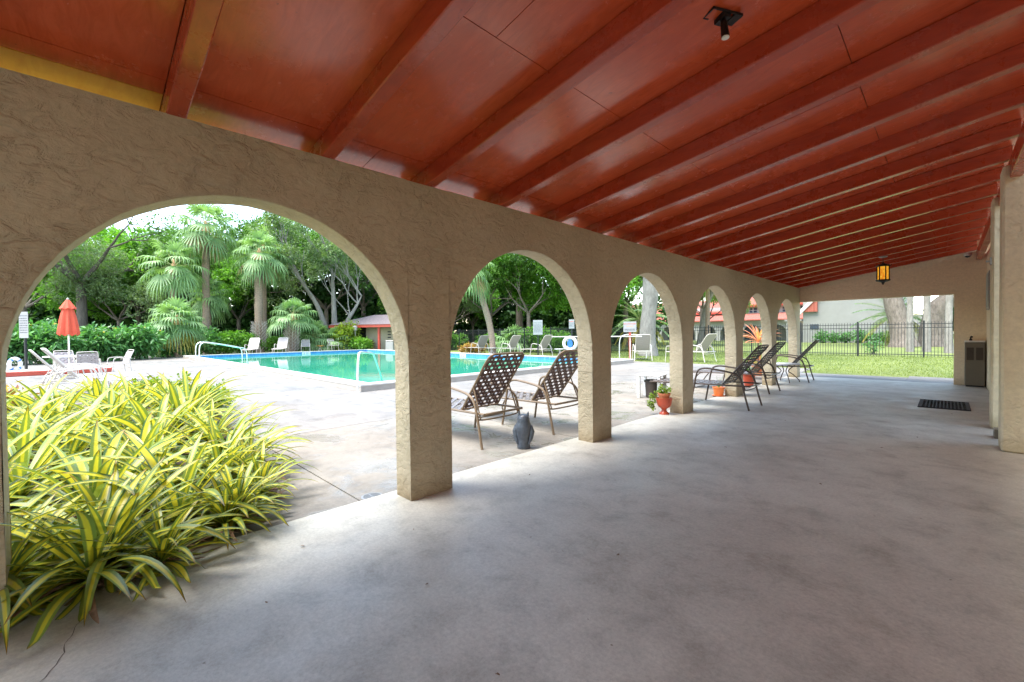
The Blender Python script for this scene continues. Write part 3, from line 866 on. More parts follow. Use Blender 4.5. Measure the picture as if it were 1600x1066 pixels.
def patio_chair(label, loc, rz, group, woven=False, s=1):
    t = thing('patio_chair', label, 'chair', loc, rz, group); t.scale = (s, s, s)
    w = .27
    for sd_ in (-1, 1):
        y = sd_*w
        b = MB(); b.tube(smoothpath([(-.30, y, 0), (-.26, y, .35), (-.24, y, .58), (-.16, y, .65), (.12, y, .64), (.20, y, .58), (.22, y, .40), (.28, y, .0)], 5), .013, 7); b.build('leg_and_arm', 'paleframe', t, True)
    b = MB(); b.tube(smoothpath([(-.20, -w+.02, .42), (-.26, -w+.02, .62), (-.36, -w+.03, .86), (-.38, -w+.1, .90), (-.38, w-.1, .90), (-.36, w-.03, .86), (-.26, w-.02, .62), (-.20, w-.02, .42)], 5), .013, 7)
    b.tube([(-.2, -w, .42), (.24, -w, .43), (.24, w, .43), (-.2, w, .42)], .012, 7, closed=True); b.build('frame', 'paleframe', t, True)
    b = MB(); weave(b, (-.205, -w+.02, .435), (-.15, 0, .42), (0, 2*w-.04, 0), 7, 6, .05, .06); b.build('backrest', 'palesling', t)
    b = MB(); weave(b, (-.2, -w+.01, .43), (.43, 0, .005), (0, 2*w-.02, 0), 7, 6, .05, .06); b.build('seat', 'palesling', t)
    return t
gp_ = 'patio chairs'
c1 = patio_chair('taupe patio chair left of the small wooden table across the pool', (-33.0, 12.7, -.012), R(-20), 'single chairs across the pool', s=1.15)
dup(c1, (-33.0, 14.9, -.012), R(10), 'taupe patio chair right of the small wooden table across the pool')
c2 = patio_chair('patio chair with its back to the porch at the umbrella table', (-16.5, .20, -.012), R(175), 'chairs round the umbrella table', s=.98)
dup(c2, (-18.8, -.35, -.012), R(10), 'patio chair on the far side of the umbrella table')
dup(c2, (-17.6, .95, -.012), R(-75), 'patio chair on the right side of the umbrella table')
c5 = patio_chair('white framed chair at the grass edge, cut off by the third arch pillar', (-5.3, 18.1, -.012), R(140), 'single chairs across the pool', s=1.1)

# small tables
def side_table(label, loc, top, legm, h=.5, r=.28, group=None, curved=False, s=1):
    t = thing('side_table', label, 'side table', loc, R(30), group)
    b = MB(); b.lathe([(r-.01, h-.012), (r, h-.008), (r, h+.006), (r-.012, h+.012)], 24); b.build('table_top', top, t, True)
    for q in range(4):
        a = q*PI/2; cx, sy = math.cos(a), math.sin(a)
        b = MB()
        if curved: pts = [(cx*r*.75, sy*r*.75, h-.02), (cx*r*.25, sy*r*.25, h*.62), (cx*r*.55, sy*r*.55, h*.42), (cx*r*.95, sy*r*.95, h*.12), (cx*r*1.0, sy*r*1.0, 0)]
        else: pts = [(cx*r*.15, sy*r*.15, h-.012), (cx*r*.2, sy*r*.2, h*.5), (cx*r*.9, sy*r*.9, 0)]
        b.tube(smoothpath(pts, 4), .012, 7); b.build('leg', legm, t, True)
    return t
side_table('small pale topped table with curved bronze legs near the last porch lounger', (.02, 12.75, 0), 'white', 'dkbronze', .46, .33, curved=True)
side_table('small tan wooden table between the two chairs across the pool', (-33.1, 13.85, -.012), 'ochre', 'paleframe', .5, .33)
side_table('small white round table behind the pool near the life ring', (-11.2, 17.6, -.012), 'white', 'white', .5, .3)
t = side_table('white plastic table between the left and middle loungers behind the pool', (-17.0, 18.1, -.012), 'white', 'white', .45, .3)

# umbrella and table
t = thing('closed_umbrella', 'closed red canvas umbrella standing through the round table', 'umbrella', (-17.75, -.25, -.012))
t.scale = (1.1, 1.1, 1.07)
b = MB(); b.lathe([(.26, 0), (.26, .06), (.05, .09), (.04, .3)], 20); b.build('base', 'galv', t, True)
b = MB(); b.tube([(0, 0, .05), (0, 0, 2.42)], .022, 10); b.build('pole', 'steel', t, True)
b = MB(); n = 48; vs = []
prof = [(1.06, .34), (1.10, .355), (1.4, .33), (1.9, .27), (2.35, .21), (2.52, .17), (2.55, .12), (2.78, .05), (2.90, .03)]
for z, r in [(1.33+(z_-1.06)*.6, r_*.62) for z_, r_ in prof]:
    for k in range(n):
        a = 2*PI*k/n; rr = r*(1+.16*math.cos(a*8)*(1 if z < 2.1 else .4)); zz = z+(.03*math.cos(a*8) if z < 1.4 else 0); vs.append((rr*math.cos(a), rr*math.sin(a), zz))
fs = [(i*n+k, i*n+(k+1) % n, (i+1)*n+(k+1) % n, (i+1)*n+k) for i in range(len(prof)-1) for k in range(n)]
fs.append(tuple((len(prof)-1)*n+k for k in range(n))); b.add(vs, fs); b.build('canopy', 'umbrella', t, True)
b = MB(); n = 48; vs = []
prof = [(2.42, .265), (2.45, .26), (2.62, .18), (2.80, .10), (2.90, .045)]
for z, r in [(1.33+(z_-1.06)*.6, r_*.68) for z_, r_ in prof]:
    for k in range(n):
        a = 2*PI*k/n; rr = r*(1+.08*math.cos(a*8)); vs.append((rr*math.cos(a), rr*math.sin(a), z+(.02*math.cos(a*8) if z < 2.16 else 0)))
fs = [(i*n+k, i*n+(k+1) % n, (i+1)*n+(k+1) % n, (i+1)*n+k) for i in range(len(prof)-1) for k in range(n)]
b.add(vs, fs); b.build('top_flap', 'umbrella', t, True)
b = MB(); b.lathe([(.02, 2.42), (.035, 2.45), (.02, 2.48), (.004, 2.50)], 12); b.build('finial', 'offwhite', t, True)
t = thing('patio_table', 'round white patio table under the closed red umbrella', 'table', (-17.75, -.25, -.012))
b = MB(); b.lathe([(.06, .70), (.60, .70), (.62, .71), (.62, .73), (.60, .74), (.06, .74)], 32, cap=False); b.build('table_top', 'white', t, True)
for q in range(4):
    a = q*PI/2+PI/4; b = MB(); b.tube(smoothpath([(.5*math.cos(a), .5*math.sin(a), .70), (.42*math.cos(a), .42*math.sin(a), .4), (.52*math.cos(a), .52*math.sin(a), 0)], 4), .015, 7); b.build('leg', 'paleframe', t, True)
b = MB(); b.box(-20.2, -20.0, -3.2, .9, -.012, .16, bev=.02); tag(b.build('painted_curb', 'redtrim'), 'low red painted curb on the deck left of the umbrella table', 'curb')
b = MB(); b.box(-22.2, -20.21, -6, .9, -.012, .14, bev=.02); tag(b.build('raised_slab', 'copetop'), 'pale raised slab behind the red curb at left', 'slab')

# signs, life rings, rescue pole
def signpost(name, label, loc, rz, w, h, z, postm, lines, post_h=None, pr=.035, two=False):
    t = thing(name, label, 'sign', loc, rz)
    b = MB(); b.box(-pr, pr, .012, .012+2*pr, 0, post_h or z+h/2, bev=.008); b.build('post', postm, t)
    b = MB(); b.box(-w/2, w/2, -.006, .010, z-h/2, z+h/2, bev=.004); p = b.build('sign_panel', 'signwhite', t)
    for (txt, size, m, zz) in lines:
        if txt == '-':
            b = MB(); random.seed(int(zz*100)); x = -w*.42
            while x < w*.40:
                l = random.uniform(.02, .07); b.box(x, min(x+l, w*.42), -.0085, -.0062, zz-size/2, zz+size/2); x += l+.016
            b.build('small_print', m, t)
        else: textmesh(txt, size, m, t, Matrix.Translation((0, -.0075, zz)) @ Matrix.Rotation(PI/2, 4, 'X'))
    return t
camp = Vector((2.95, 0, 0))
def face(x, y): return math.atan2(y-camp.y, x-camp.x)-PI/2
signpost('rules_sign', 'tall white rules sign on a dark post behind the pool', (-12.45, 17.3, -.035), face(-12.45, 17.3), .50, .78, 1.66, 'black',
   [('POOL RULES', .075, 'txtdark', 1.88)]+[('-', .02, 'txtdark', 1.80-i*.055) for i in range(8)])
t = signpost('notice_sign', 'small white notice above the life ring behind the pool', (-10.55, 17.75, -.035), face(-10.55, 17.75), .27, .46, 1.80, 'black',
   [('-', .03, 'txtred', 1.93)]+[('-', .02, 'txtdark', 1.86-i*.05) for i in range(5)], 2.05)
signpost('lifeguard_sign', 'white sign with red heading on a rusty red post beyond the pool end', (-8.2, 19.4, -.035), face(-8.2, 19.4), .62, .52, 1.62, 'redtrim',
   [('NO LIFEGUARD', .085, 'txtred', 1.74), ('ON DUTY', .075, 'txtorange', 1.62), ('-', .035, 'txtdark', 1.50), ('-', .02, 'txtdark', 1.44)], 1.5, .055)
signpost('deck_sign', 'narrow white sign on a black post at the far left of the deck', (-22.0, -1.50, -.012), face(-22.0, -1.50)-R(50), .36, 1.0, 1.85, 'black',
   [('-', .03, 'txtdark', 2.2)]+[('-', .03, 'txtdark', 2.1-i*.09) for i in range(7)], 2.3)
def life_ring(label, loc, rz, tilt=0, core=True, r=.30):
    t = thing('life_ring', label, 'life ring', loc, rz, 'life rings by the pool'); t.scale = (.72,)*3 if not core else (1, 1, 1)
    b = MB(); b.tube([(math.cos(a)*r, 0, math.sin(a)*r) for a in [2*PI*q/28 for q in range(28)]], .085, 12, closed=True); b.build('ring', 'white', t, True)
    for q in range(4):
        a = q*PI/2+PI/4; b = MB()
        b.tube([(math.cos(a+e)*r, 0, math.sin(a+e)*r) for e in (-.12, 0, .12)], .089, 12, cap=False); b.build('band', 'bluepaint' if not core else 'white', t, True)
    if core:
        b = MB(); b.lathe([(.001, 0), (.15, 0), (.16, .02), (.15, .05), (.001, .05)], 20, cap=False)
        o = b.build('rope_bag', 'bluepaint', t, True); o.rotation_euler = (PI/2, 0, 0); o.scale = (.85, 1.3, 1); o.location = (0, .02, 0)
    return t
life_ring('white life ring with blue centre below the small notice', (-10.52, 17.56, .78), face(-10.55, 17.75))
life_ring('white and blue life ring leaning on the sign post at far left', (-21.6, -1.72, .36), face(-21.6, -1.50)+R(50), core=False)
t = thing('rescue_pole', 'long white horizontal rescue pole held on stands behind the pool', 'rescue pole', (0, 0, 0))
b = MB(); b.tube([(-11.9, 17.8, 1.12), (-6.8, 18.0, 1.12)], .022, 8); b.build('pole', 'white', t, True)
for x in (-10.9, -7.4):
    b = MB(); b.tube([(x, 17.84+(x+11.9)*.04, -.03), (x, 17.84+(x+11.9)*.04, 1.11)], .02, 8); b.build('stand', 'white', t, True)
t = thing('bicycle_rack', 'arched white tube rack behind the lifeguard sign', 'rack', (-8.6, 20.4, -.035), R(20))
b = MB(); b.tube(smoothpath([(-.7, 0, 0), (-.68, 0, .9), (-.45, 0, 1.2), (.3, 0, 1.2), (.6, 0, .95), (.68, 0, 0)], 6), .025, 8); b.build('hoop', 'white', t, True)

# ------------------------------------------------------------ owl figure
def owl():
    t = thing('owl_figure', 'dark slate owl figure with two ear tufts on the damp deck by the lounger', 'owl figure', (-.47, 3.58, -.012), R(35))
    b = MB(); n = 28
    prof = [(.0, .070, .060), (.015, .074, .064), (.05, .072, .064), (.10, .070, .064), (.14, .078, .068), (.18, .086, .074), (.23, .092, .078), (.27, .088, .074), (.30, .076, .068), (.325, .070, .066), (.35, .070, .068), (.375, .062, .062), (.392, .045, .048), (.402, .015, .018)]
    vs = []
    for z, rx, ry in prof:
        for k in range(n):
            a = 2*PI*k/n; x = rx*math.cos(a); y = ry*math.sin(a)
            f = 1+.035*mnoise.noise(Vector((x*30, y*30, z*40)))+ (.05*max(0, math.cos(a*2))**4 if .12 < z < .28 else 0)
            # feather courses
            f += .018*math.sin(z*160+math.cos(a*9)) if .03 < z < .3 else 0
            vs.append((x*f, y*f, z))
    fs = [(i*n+k, i*n+(k+1) % n, (i+1)*n+(k+1) % n, (i+1)*n+k) for i in range(len(prof)-1) for k in range(n)]
    fs.append(tuple(range(n-1, -1, -1))); fs.append(tuple((len(prof)-1)*n+k for k in range(n)))
    b.add(vs, fs)
    b.build('body', 'owl', t, True)
    for s in (-1, 1):
        b = MB(); b.tube([(s*.042, .0, .375), (s*.050, .0, .405), (s*.056, -.004, .432)], [.019, .013, .003], 8); b.build('ear_tuft', 'owl', t, True)
        b = MB(); b.lathe([(.001, .0), (.018, .002), (.021, .006), (.012, .011), (.001, .013)], 12, cap=False); e = b.build('eye', 'amber' if False else 'ochre', t, True)
        e.rotation_euler = (-PI/2, 0, 0); e.location = (s*.027, .062, .352)
        b = MB(); vs = []
        b.tube([(s*.078, .0, .27), (s*.092, -.006, .20), (s*.082, -.02, .12), (s*.062, -.045, .055)], [.022, .034, .026, .006], 10); b.build('wing', 'owl', t, True)
        b = MB(); b.tube([(s*.03, .05, .02), (s*.032, .085, .008)], [.016, .009], 8); b.build('foot', 'owl', t, True)
    b = MB(); b.tube([(0, .064, .345), (0, .083, .325), (0, .080, .312)], [.012, .008, .002], 8); b.build('beak', 'dark', t, True)
    return t
ow = owl(); ow.scale = (1.02, 1.05, .98)

# ------------------------------------------------------------ foliage helpers
def leaf(b, p, d, nrm, L, W, mi=0):
    s_ = d.cross(nrm).normalized()*W/2
    b.add([p, p+d*L*.45+s_-nrm*L*.03, p+d*L-nrm*L*.12, p+d*L*.45-s_-nrm*L*.03], [(0, 1, 2, 3)], mi)
def rv():
    while True:
        v = Vector((random.uniform(-1, 1), random.uniform(-1, 1), random.uniform(-1, 1)))
        if .05 < v.length < 1: return v.normalized()
def crown(seed, lobes, nleaf, L, W, squash=.8, hollow=.35, droop=.2):
    """lobes: list of (centre, radius); leaf sprays scattered through the shell of each lobe"""
    random.seed(seed); b = MB(); tot = sum(r*r for c, r in lobes)
    for c, r in lobes:
        c = Vector(c); n = int(nleaf*r*r/tot/7)
        for i in range(n):
            u = rv(); u.z *= squash
            rr = r*(1-hollow*random.random()**1.7)*(1+.25*mnoise.noise(u*2.2+c))
            tip = c+u*rr
            ax = (u+rv()*.6+Vector((0, 0, -droop))).normalized()
            for q in range(7):
                d = (ax+rv()*.9).normalized(); nn = (Vector((0, 0, 1))+rv()*.7).normalized()
                if abs(d.dot(nn)) > .95: continue
                leaf(b, tip+rv()*L*random.uniform(.1, 1.2), d, nn, L*random.uniform(.7, 1.25), W*random.uniform(.8, 1.2))
    return b
def limb(b, p, d, L, r, depth, spread=.6, ends=None, grav=.0, seg=4):
    pts = [p]; dd = d.copy(); q = p.copy()
    for i in range(seg):
        dd = (dd+rv()*.16+Vector((0, 0, grav))).normalized(); q = q+dd*L/seg; pts.append(q)
    b.tube(pts, [r*(1-.45*i/seg) for i in range(seg+1)], 6 if r < .1 else 9, cap=False)
    if depth == 0:
        if ends is not None: ends.append(q)
        return
    for i in range(random.choice((2, 3))):
        nd = (dd+rv()*spread).normalized(); nd.z = max(nd.z, -.15)
        limb(b, q, nd.normalized(), L*random.uniform(.6, .8), r*.55*random.uniform(.8, 1.05), depth-1, spread, ends, grav, seg)
def tree_mesh(seed, H, TR, leafm, barkm, CR, nleaf, L, W, lean=0, depth=3, openness=1.0):
    random.seed(seed); tb = MB(); ends = []
    h0 = H*.38
    pts = [Vector((0, 0, -.1)), Vector((0, 0, .3)), Vector((lean*.3, 0, h0*.5)), Vector((lean*.7, .05, h0))]
    tb.tube(pts, [TR*1.5, TR*1.1, TR*.9, TR*.8], 12, cap=False)
    for i in range(5):
        a = 2*PI*i/5+random.uniform(-.4, .4); d = Vector((math.cos(a)*.8, math.sin(a)*.8, random.uniform(.5, 1.3))).normalized()
        limb(tb, pts[-1], d, H*.26, TR*.5, depth, .75, ends)
    rnd = random.Random(seed+1)
    lobes = [(e+Vector((0, 0, CR*.1)), CR*rnd.uniform(.22, .40)) for e in ends]
    rnd.shuffle(lobes); lobes = lobes[:int(34*openness)]
    return tb, crown(seed, lobes, nleaf, L, W)
def make_tree(name, label, cat, seed, H, TR, leafm, barkm, CR, nleaf, L, W, loc, rz=0, group=None, **kw):
    t = thing(name, label, cat, loc, rz, group)
    tb, cb = tree_mesh(seed, H, TR, leafm, barkm, CR, nleaf, L, W, **kw)
    tb.build('trunk', barkm, t, True); cb.build('crown', leafm, t); return t

GT = 'trees behind the pool'
T1 = make_tree('broadleaf_tree', '', 'tree', 21, 12, .30, 'oakleaf', 'bark', 6, 26000, .30, .15, (0, 0, 0), 0, GT)
T2 = make_tree('broadleaf_tree', '', 'tree', 34, 10, .26, 'brightleaf', 'darkbark', 6, 24000, .30, .16, (0, 0, 0), 0, GT)
T3 = make_tree('broadleaf_tree', '', 'tree', 47, 11, .26, 'mistleaf', 'bark', 6, 24000, .26, .09, (0, 0, 0), 0, GT)
T4 = make_tree('oak_tree', '', 'tree', 58, 15, .38, 'oakleaf', 'darkbark', 5, 9000, .26, .13, (0, 0, 0), 0, GT, openness=.8)
used = set()
def place(T, x, y, s, rz, label):
    if T.name not in used:
        used.add(T.name); T.location = (x, y, -.06); T.rotation_euler = (0, 0, rz); T.scale = (s, s, s); T['label'] = label; return T
    return dup(T, (x, y, -.06), rz, label, s)
place(T3, -50, -3.2, .92, 0, 'grey green feathery tree at the far left behind the red umbrella')
place(T2, -54.0, -.5, .78, 1, 'bright green tree low behind the top of the red umbrella')
place(T4, -47.0, .2, 1.0, 2.2, 'sparse dark limbed oak reaching across the sky above the umbrella')
place(T3, -50, 2.6, .70, 3, 'feathery pale tree between the umbrella and the short palm')
place(T2, -56, 4.4, 1.12, 4, 'tall light green tree behind and left of the short yellowing palm')
place(T1, -50, 9.0, .85, 2, 'dark green tree filling the gap behind the tall thin palm')
place(T2, -48, 11.5, .82, .5, 'bright green tree between the tall palm and the shaggy trunked palm')
place(T1, -52, 15.5, 1.12, 5, 'deep green tree behind the shaggy trunked palm')
place(T3, -45, 19.2, 1.0, 1.5, 'grey green tree behind the bare pale trunks')
place(T1, -44, 23.0, 1.0, 3.5, 'dark oak behind the roof of the small pool building')
place(T2, -33.5, 26.5, .78, 2.5, 'bright tree behind the fence left of the leaning palm')
place(T2, -27.5, 27.5, .80, 5.5, 'bright leafy tree at the middle of the second arch')
place(T1, -23.5, 28.5, .70, 1.1, 'darker leafy tree right of centre in the second arch')
place(T4, -29.5, 33.5, 1.06, .4, 'bare limbed dark oak rising over the second arch treetops')
place(T2, -19.5, 30.5, .80, 4.1, 'leafy tree beyond the fence by the small notice')
place(T3, -31.5, 25.8, .55, 1.7, 'small feathery tree at the left edge of the second arch')
place(T2, -35.5, 32.0, .62, .9, 'light green tree low behind the fence at the left of the second arch')
place(T3, -26, 42, 1.05, 2.1, 'mossy grey tree on the left in the third arch')
place(T1, -20.5, 40, .92, 3.1, 'dark green oak filling the top of the third arch')
place(T2, -20.5, 35.5, .8, 2.9, 'light green tree left of the pale oak trunk in the third arch')
place(T1, -15.5, 40.5, .85, 5.2, 'dark leafy tree right of the pale oak trunk in the third arch')
place(T3, -17.5, 52, 1.0, 3.9, 'mossy tree far behind the pale oak trunk in the third arch')
place(T2, -19.0, 58, .75, 1.9, 'green tree before the villa at the left of the fourth arch')
place(T1, -31, 84, 1.5, .7, 'oak rising behind the red roof in the fourth arch')
place(T1, -12, 92, 1.25, 2.7, 'distant oak top above the long red roof')

# woodland mass far behind
random.seed(9)
lob = []
for i in range(120):
    f = i/119; x = -76+f*48; y = -16+f*66+random.uniform(-2, 2)
    lob.append(((x+random.uniform(-2, 2), y, random.uniform(.8, 8.5)), random.uniform(2.6, 4.2)))
for i in range(34):
    f = i/33; lob.append(((-42+f*19+random.uniform(-1, 1), 33+f*17, random.uniform(.6, 4.2)), random.uniform(1.8, 2.8)))
struct(crown(99, lob, 120000, .6, .42, .9, .5).build('woodland', 'darkleaf'), 'stuff')

# bare pale multi-stem tree
random.seed(77)
t = thing('bare_stem_tree', 'pale grey multi stemmed tree with bare trunks beside the pool building', 'tree', (-37.2, 16.3, -.06))
b = MB(); ends = []
for (dx, dy, hx, hy, h) in ((0, 0, -1.2, -2.6, 7.6), (.5, .3, .3, -.3, 8.4), (1.0, .6, 1.0, 1.6, 5.0)):
    pts = smoothpath([(dx, dy, 0), (dx+hx*.1, dy+hy*.1, h*.25), (dx+hx*.35, dy+hy*.35, h*.55), (dx+hx*.7, dy+hy*.75, h*.8), (dx+hx, dy+hy, h)], 4)
    b.tube(pts, [.34-.018*i for i in range(len(pts))], 10, cap=False)
    for q in (9, 13, 16):
        for _ in range(2):
            limb(b, Vector(pts[min(q, len(pts)-1)]), (Vector((-.2, -.5, 1.3))+rv()*.55).normalized(), 2.2, .075, 2, .35, ends, .05)
b.build('trunk', 'paletrunk', t, True)
random.seed(5); random.shuffle(ends)
crown(8, [(e, .9) for e in ends[:40]], 12000, .24, .12).build('crown', 'mistleaf', t)

# ------------------------------------------------------------ palms
def fan(b, base, d, L, droop=.5, mi=0, n=22, wseg=.05, petiole=1.0, mst=1):
    """costapalmate leaf: stalk plus pleated fan of drooping segments"""
    d = d.normalized(); side = d.cross(Vector((0, 0, 1)))
    side = side.normalized() if side.length > .05 else Vector((1, 0, 0)); nrm = side.cross(d).normalized()
    pe = [base, base+d*petiole*.5+Vector((0, 0, .02)), base+d*petiole-Vector((0, 0, petiole*.12))]
    b.tube(pe, [.022, .016, .010], 4, mst, cap=False)
    c = pe[-1]; fd = (d-Vector((0, 0, .25+droop*.3))).normalized(); side = fd.cross(nrm).normalized(); nrm = side.cross(fd).normalized()
    for i in range(n):
        a = (i/(n-1)-.5)*R(230)
        dr = fd*math.cos(a)+side*math.sin(a)
        ll = L*(.72+.28*math.cos(a*.8))*random.uniform(.9, 1.08); w = wseg
        fold = nrm*.012*(1 if i % 2 else -1)
        sd_ = dr.cross(nrm).normalized()*w/2
        p0 = c; p1 = c+dr*ll*.5-Vector((0, 0, ll*.04*droop)); p2 = c+dr*ll*.82-Vector((0, 0, ll*.22*droop)); p3 = c+dr*ll*.93-Vector((0, 0, ll*.62*droop*random.uniform(.7, 1.2)))
        b.add([p0-sd_*.35, p0+sd_*.35, p1+sd_+fold, p1-sd_-fold, p2+sd_*.7, p2-sd_*.7, p3], [(0, 1, 2, 3), (3, 2, 4, 5), (5, 4, 6)], mi)
def sabal(seed, trunk_h, tr, crownL=1.0, nf=34, boots=None, lean=(0, 0), old=6, petiole=1.1, label='', loc=(0, 0, 0), name='sabal_palm', low=-.9):
    random.seed(seed)
    t = thing(name, label, 'palm tree', loc)
    b = MB(); N = 14; pts = []; rs = []
    for i in range(N+1):
        f = i/N; pts.append((lean[0]*f*f, lean[1]*f*f, trunk_h*f-.05)); rs.append(tr*(1.25 if i == 0 else 1-.12*f)*(1+.05*math.sin(i*2.1)))
    b.tube(pts, rs, 14); b.build('trunk', 'trunkpalm', t, True)
    top = Vector(pts[-1])
    if boots:
        z0, z1 = boots; b = MB(); nz = int((z1-z0)/.13)
        for i in range(nz):
            z = z0+(z1-z0)*i/nz; f = z/trunk_h
            for k in range(7):
                a = 2*PI*k/7+(i % 2)*PI/7; c = Vector((lean[0]*f*f, lean[1]*f*f, z)); o = Vector((math.cos(a), math.sin(a), 0)); tg = Vector((-math.sin(a), math.cos(a), 0))
                for s in (-1, 1):
                    b.beam(c+o*(tr*.95)+tg*s*.02, c+o*(tr*1.55+random.uniform(0, .14))+tg*s*.14+Vector((0, 0, .30)), .035, .022, 0, tuple(o))
        b.build('boots', 'boot', t)
    b = MB(); b.tube([top-Vector((0, 0, .3)), top+Vector((0, 0, .7))], [tr*1.15, .05], 8); b.build('heart', 'orangestalk', t, True)
    b = MB()
    for i in range(nf):
        f = i/nf; el = math.sin(f*PI*.5)*(PI*.46-low*-1*0)+0
        el = PI*.46-(PI*.46-low)*((i+.5)/nf)**.9
        a = i*2.39996+random.uniform(-.3, .3)
        d = Vector((math.cos(a)*math.cos(el), math.sin(a)*math.cos(el), math.sin(el)))
        fan(b, top+Vector((0, 0, .25*(1-f))), d, crownL*random.uniform(.88, 1.1), .65+.75*f, 0, 19, .11, petiole*random.uniform(.8, 1.15), 1)
    b.build('crown', ['palmleaf', 'stalk'], t)
    if old:
        b = MB()
        for i in range(old):
            a = 2*PI*i/old+random.uniform(-.3, .3); el = R(-14)-random.uniform(0, .5)
            d = Vector((math.cos(a)*math.cos(el), math.sin(a)*math.cos(el), math.sin(el)))
            fan(b, top-Vector((0, 0, .1)), d, crownL*.95, 1.2, 0, 18, .085, petiole*.7, 1)
        b.build('old_fronds', ['palmold' if old > 5 else 'palmbrown', 'stalk'], t)
    return t
sabal(1, 2.2, .24, 1.05, 28, None, (0, 0), 10, 1.05, 'short stout palm with yellowing lower fronds at the left pool corner', (-33.4, 4.65, -.06), low=-.35)
sabal(2, 6.5, .2, 1.15, 22, None, (.1, .1), 0, 1.4, 'palm with full green crown just above the short yellowing palm', (-37.5, 4.95, -.06), low=-.75)
sabal(3, 9.9, .27, 1.4, 26, None, (0, .1), 5, 1.5, 'tallest slender palm left of the pool with bare smooth trunk', (-38.5, 7.15, -.06))
sabal(4, 4.6, .2, 1.0, 26, None, (0, 0), 0, 1.0, 'green palm crown half way up the tall slender palm', (-39.6, 7.5, -.06), low=-1.0)
sabal(5, 7.8, .32, 1.2, 25, (.2, 2.4), (.1, .1), 4, 1.25, 'palm with reddish trunk and shaggy grey boots behind the left lounger', (-36.0, 10.2, -.06))
sabal(6, 9.2, .24, 1.25, 22, None, (0, .1), 4, 1.4, 'tall palm crown behind the shaggy trunked palm', (-40.5, 11.8, -.06))
sabal(7, 2.6, .33, 1.0, 25, (.1, 2.5), (-.1, .2), 0, 1.3, 'palm with criss-cross trunk behind the second lounger', (-33.9, 11.95, -.06), low=-.05)
sabal(8, 5.35, .2, 1.0, 22, None, (-.9, -1.1), 3, .9, 'leaning smooth trunk palm behind the pool in the second arch', (-17.1, 18.3, -.06), low=-.8)
sabal(15, .5, .16, 1.0, 20, None, (0, 0), 0, 1.0, 'low fan palm beside the pool building planting', (-34.4, 15.5, -.06), 'fan_palm', .1)
sabal(16, .3, .15, .95, 20, None, (0, 0), 0, 1.1, 'low fan palm between the two patterned palm trunks', (-35.4, 13.2, -.06), 'fan_palm', .1)
sabal(17, .7, .15, .95, 20, None, (0, 0), 0, 1.2, 'low fan palm behind the right chair across the pool', (-35.2, 14.3, -.06), 'fan_palm', .1)
sabal(18, .4, .15, 1.1, 18, None, (0, 0), 0, .9, 'broad leaved fan palm at the fence in the second arch', (-19.5, 22.4, -.06), 'fan_palm', .2)

def pinnate(b, base, d, L, mi=0, n=34, ll=.5, droop=.5, mst=1):
    d = d.normalized(); pts = []; q = base.copy(); dd = d.copy()
    for i in range(9):
        pts.append(q.copy()); dd = (dd-Vector((0, 0, droop*.16))).normalized(); q = q+dd*L/8
    b.tube(pts, [.03-.003*i for i in range(9)], 4, mst, cap=False)
    for i in range(n):
        f = .12+.88*i/(n-1); k = min(int(f*8), 7); p = pts[k].lerp(pts[k+1], f*8-k); t_ = (pts[k+1]-pts[k]).normalized()
        sd_ = t_.cross(Vector((0, 0, 1)))
        if sd_.length < .05: sd_ = Vector((1, 0, 0))
        sd_.normalize()
        for s in (-1, 1):
            dr = (sd_*s+t_*.55+Vector((0, 0, -.15+random.uniform(-.1, .1)))).normalized(); l = ll*(1-.55*f*f)*random.uniform(.85, 1.1)
            wv = dr.cross(Vector((0, 0, 1))).normalized()*.022
            b.add([p-wv, p+wv, p+dr*l*.6+wv-Vector((0, 0, .03)), p+dr*l-Vector((0, 0, .12*l)), p+dr*l*.6-wv-Vector((0, 0, .03))], [(0, 1, 2, 3, 4)], mi)
def datepalm(seed, th, tr, L, nf, label, loc, leaf2='palmold', barkm='trunkpalm'):
    random.seed(seed); t = thing('date_palm', label, 'palm tree', loc)
    b = MB(); b.tube([(0, 0, -.05), (0, 0, th*.5), (0, 0, th)], [tr*1.2, tr, tr], 12); b.build('trunk', barkm, t, True)
    b = MB(); b2 = MB()
    for i in range(nf):
        el = R(78)-R(100)*((i+.5)/nf); a = i*2.4
        d = Vector((math.cos(a)*math.cos(el), math.sin(a)*math.cos(el), math.sin(el)))
        pinnate(b2 if i > nf*.72 else b, Vector((0, 0, th)), d, L*random.uniform(.9, 1.1), 0, 34, L*.2, .5+.7*i/nf)
    b.build('crown', ['palmleaf', 'stalk'], t); b2.build('old_fronds', [leaf2, 'stalk'], t); return t
datepalm(31, 2.2, .28, 2.6, 30, 'feathery palm with yellowing fronds behind the fence in the third arch', (-12.9, 29.0, -.06))
datepalm(32, 6.1, .2, 2.8, 26, 'tall arching palm in front of the red roof in the fourth arch', (-13.2, 42.5, -.06))
datepalm(33, 2.6, .3, 3.4, 30, 'arching date palm behind the big oak trunks on the lawn', (-.1, 50.2, -.06))

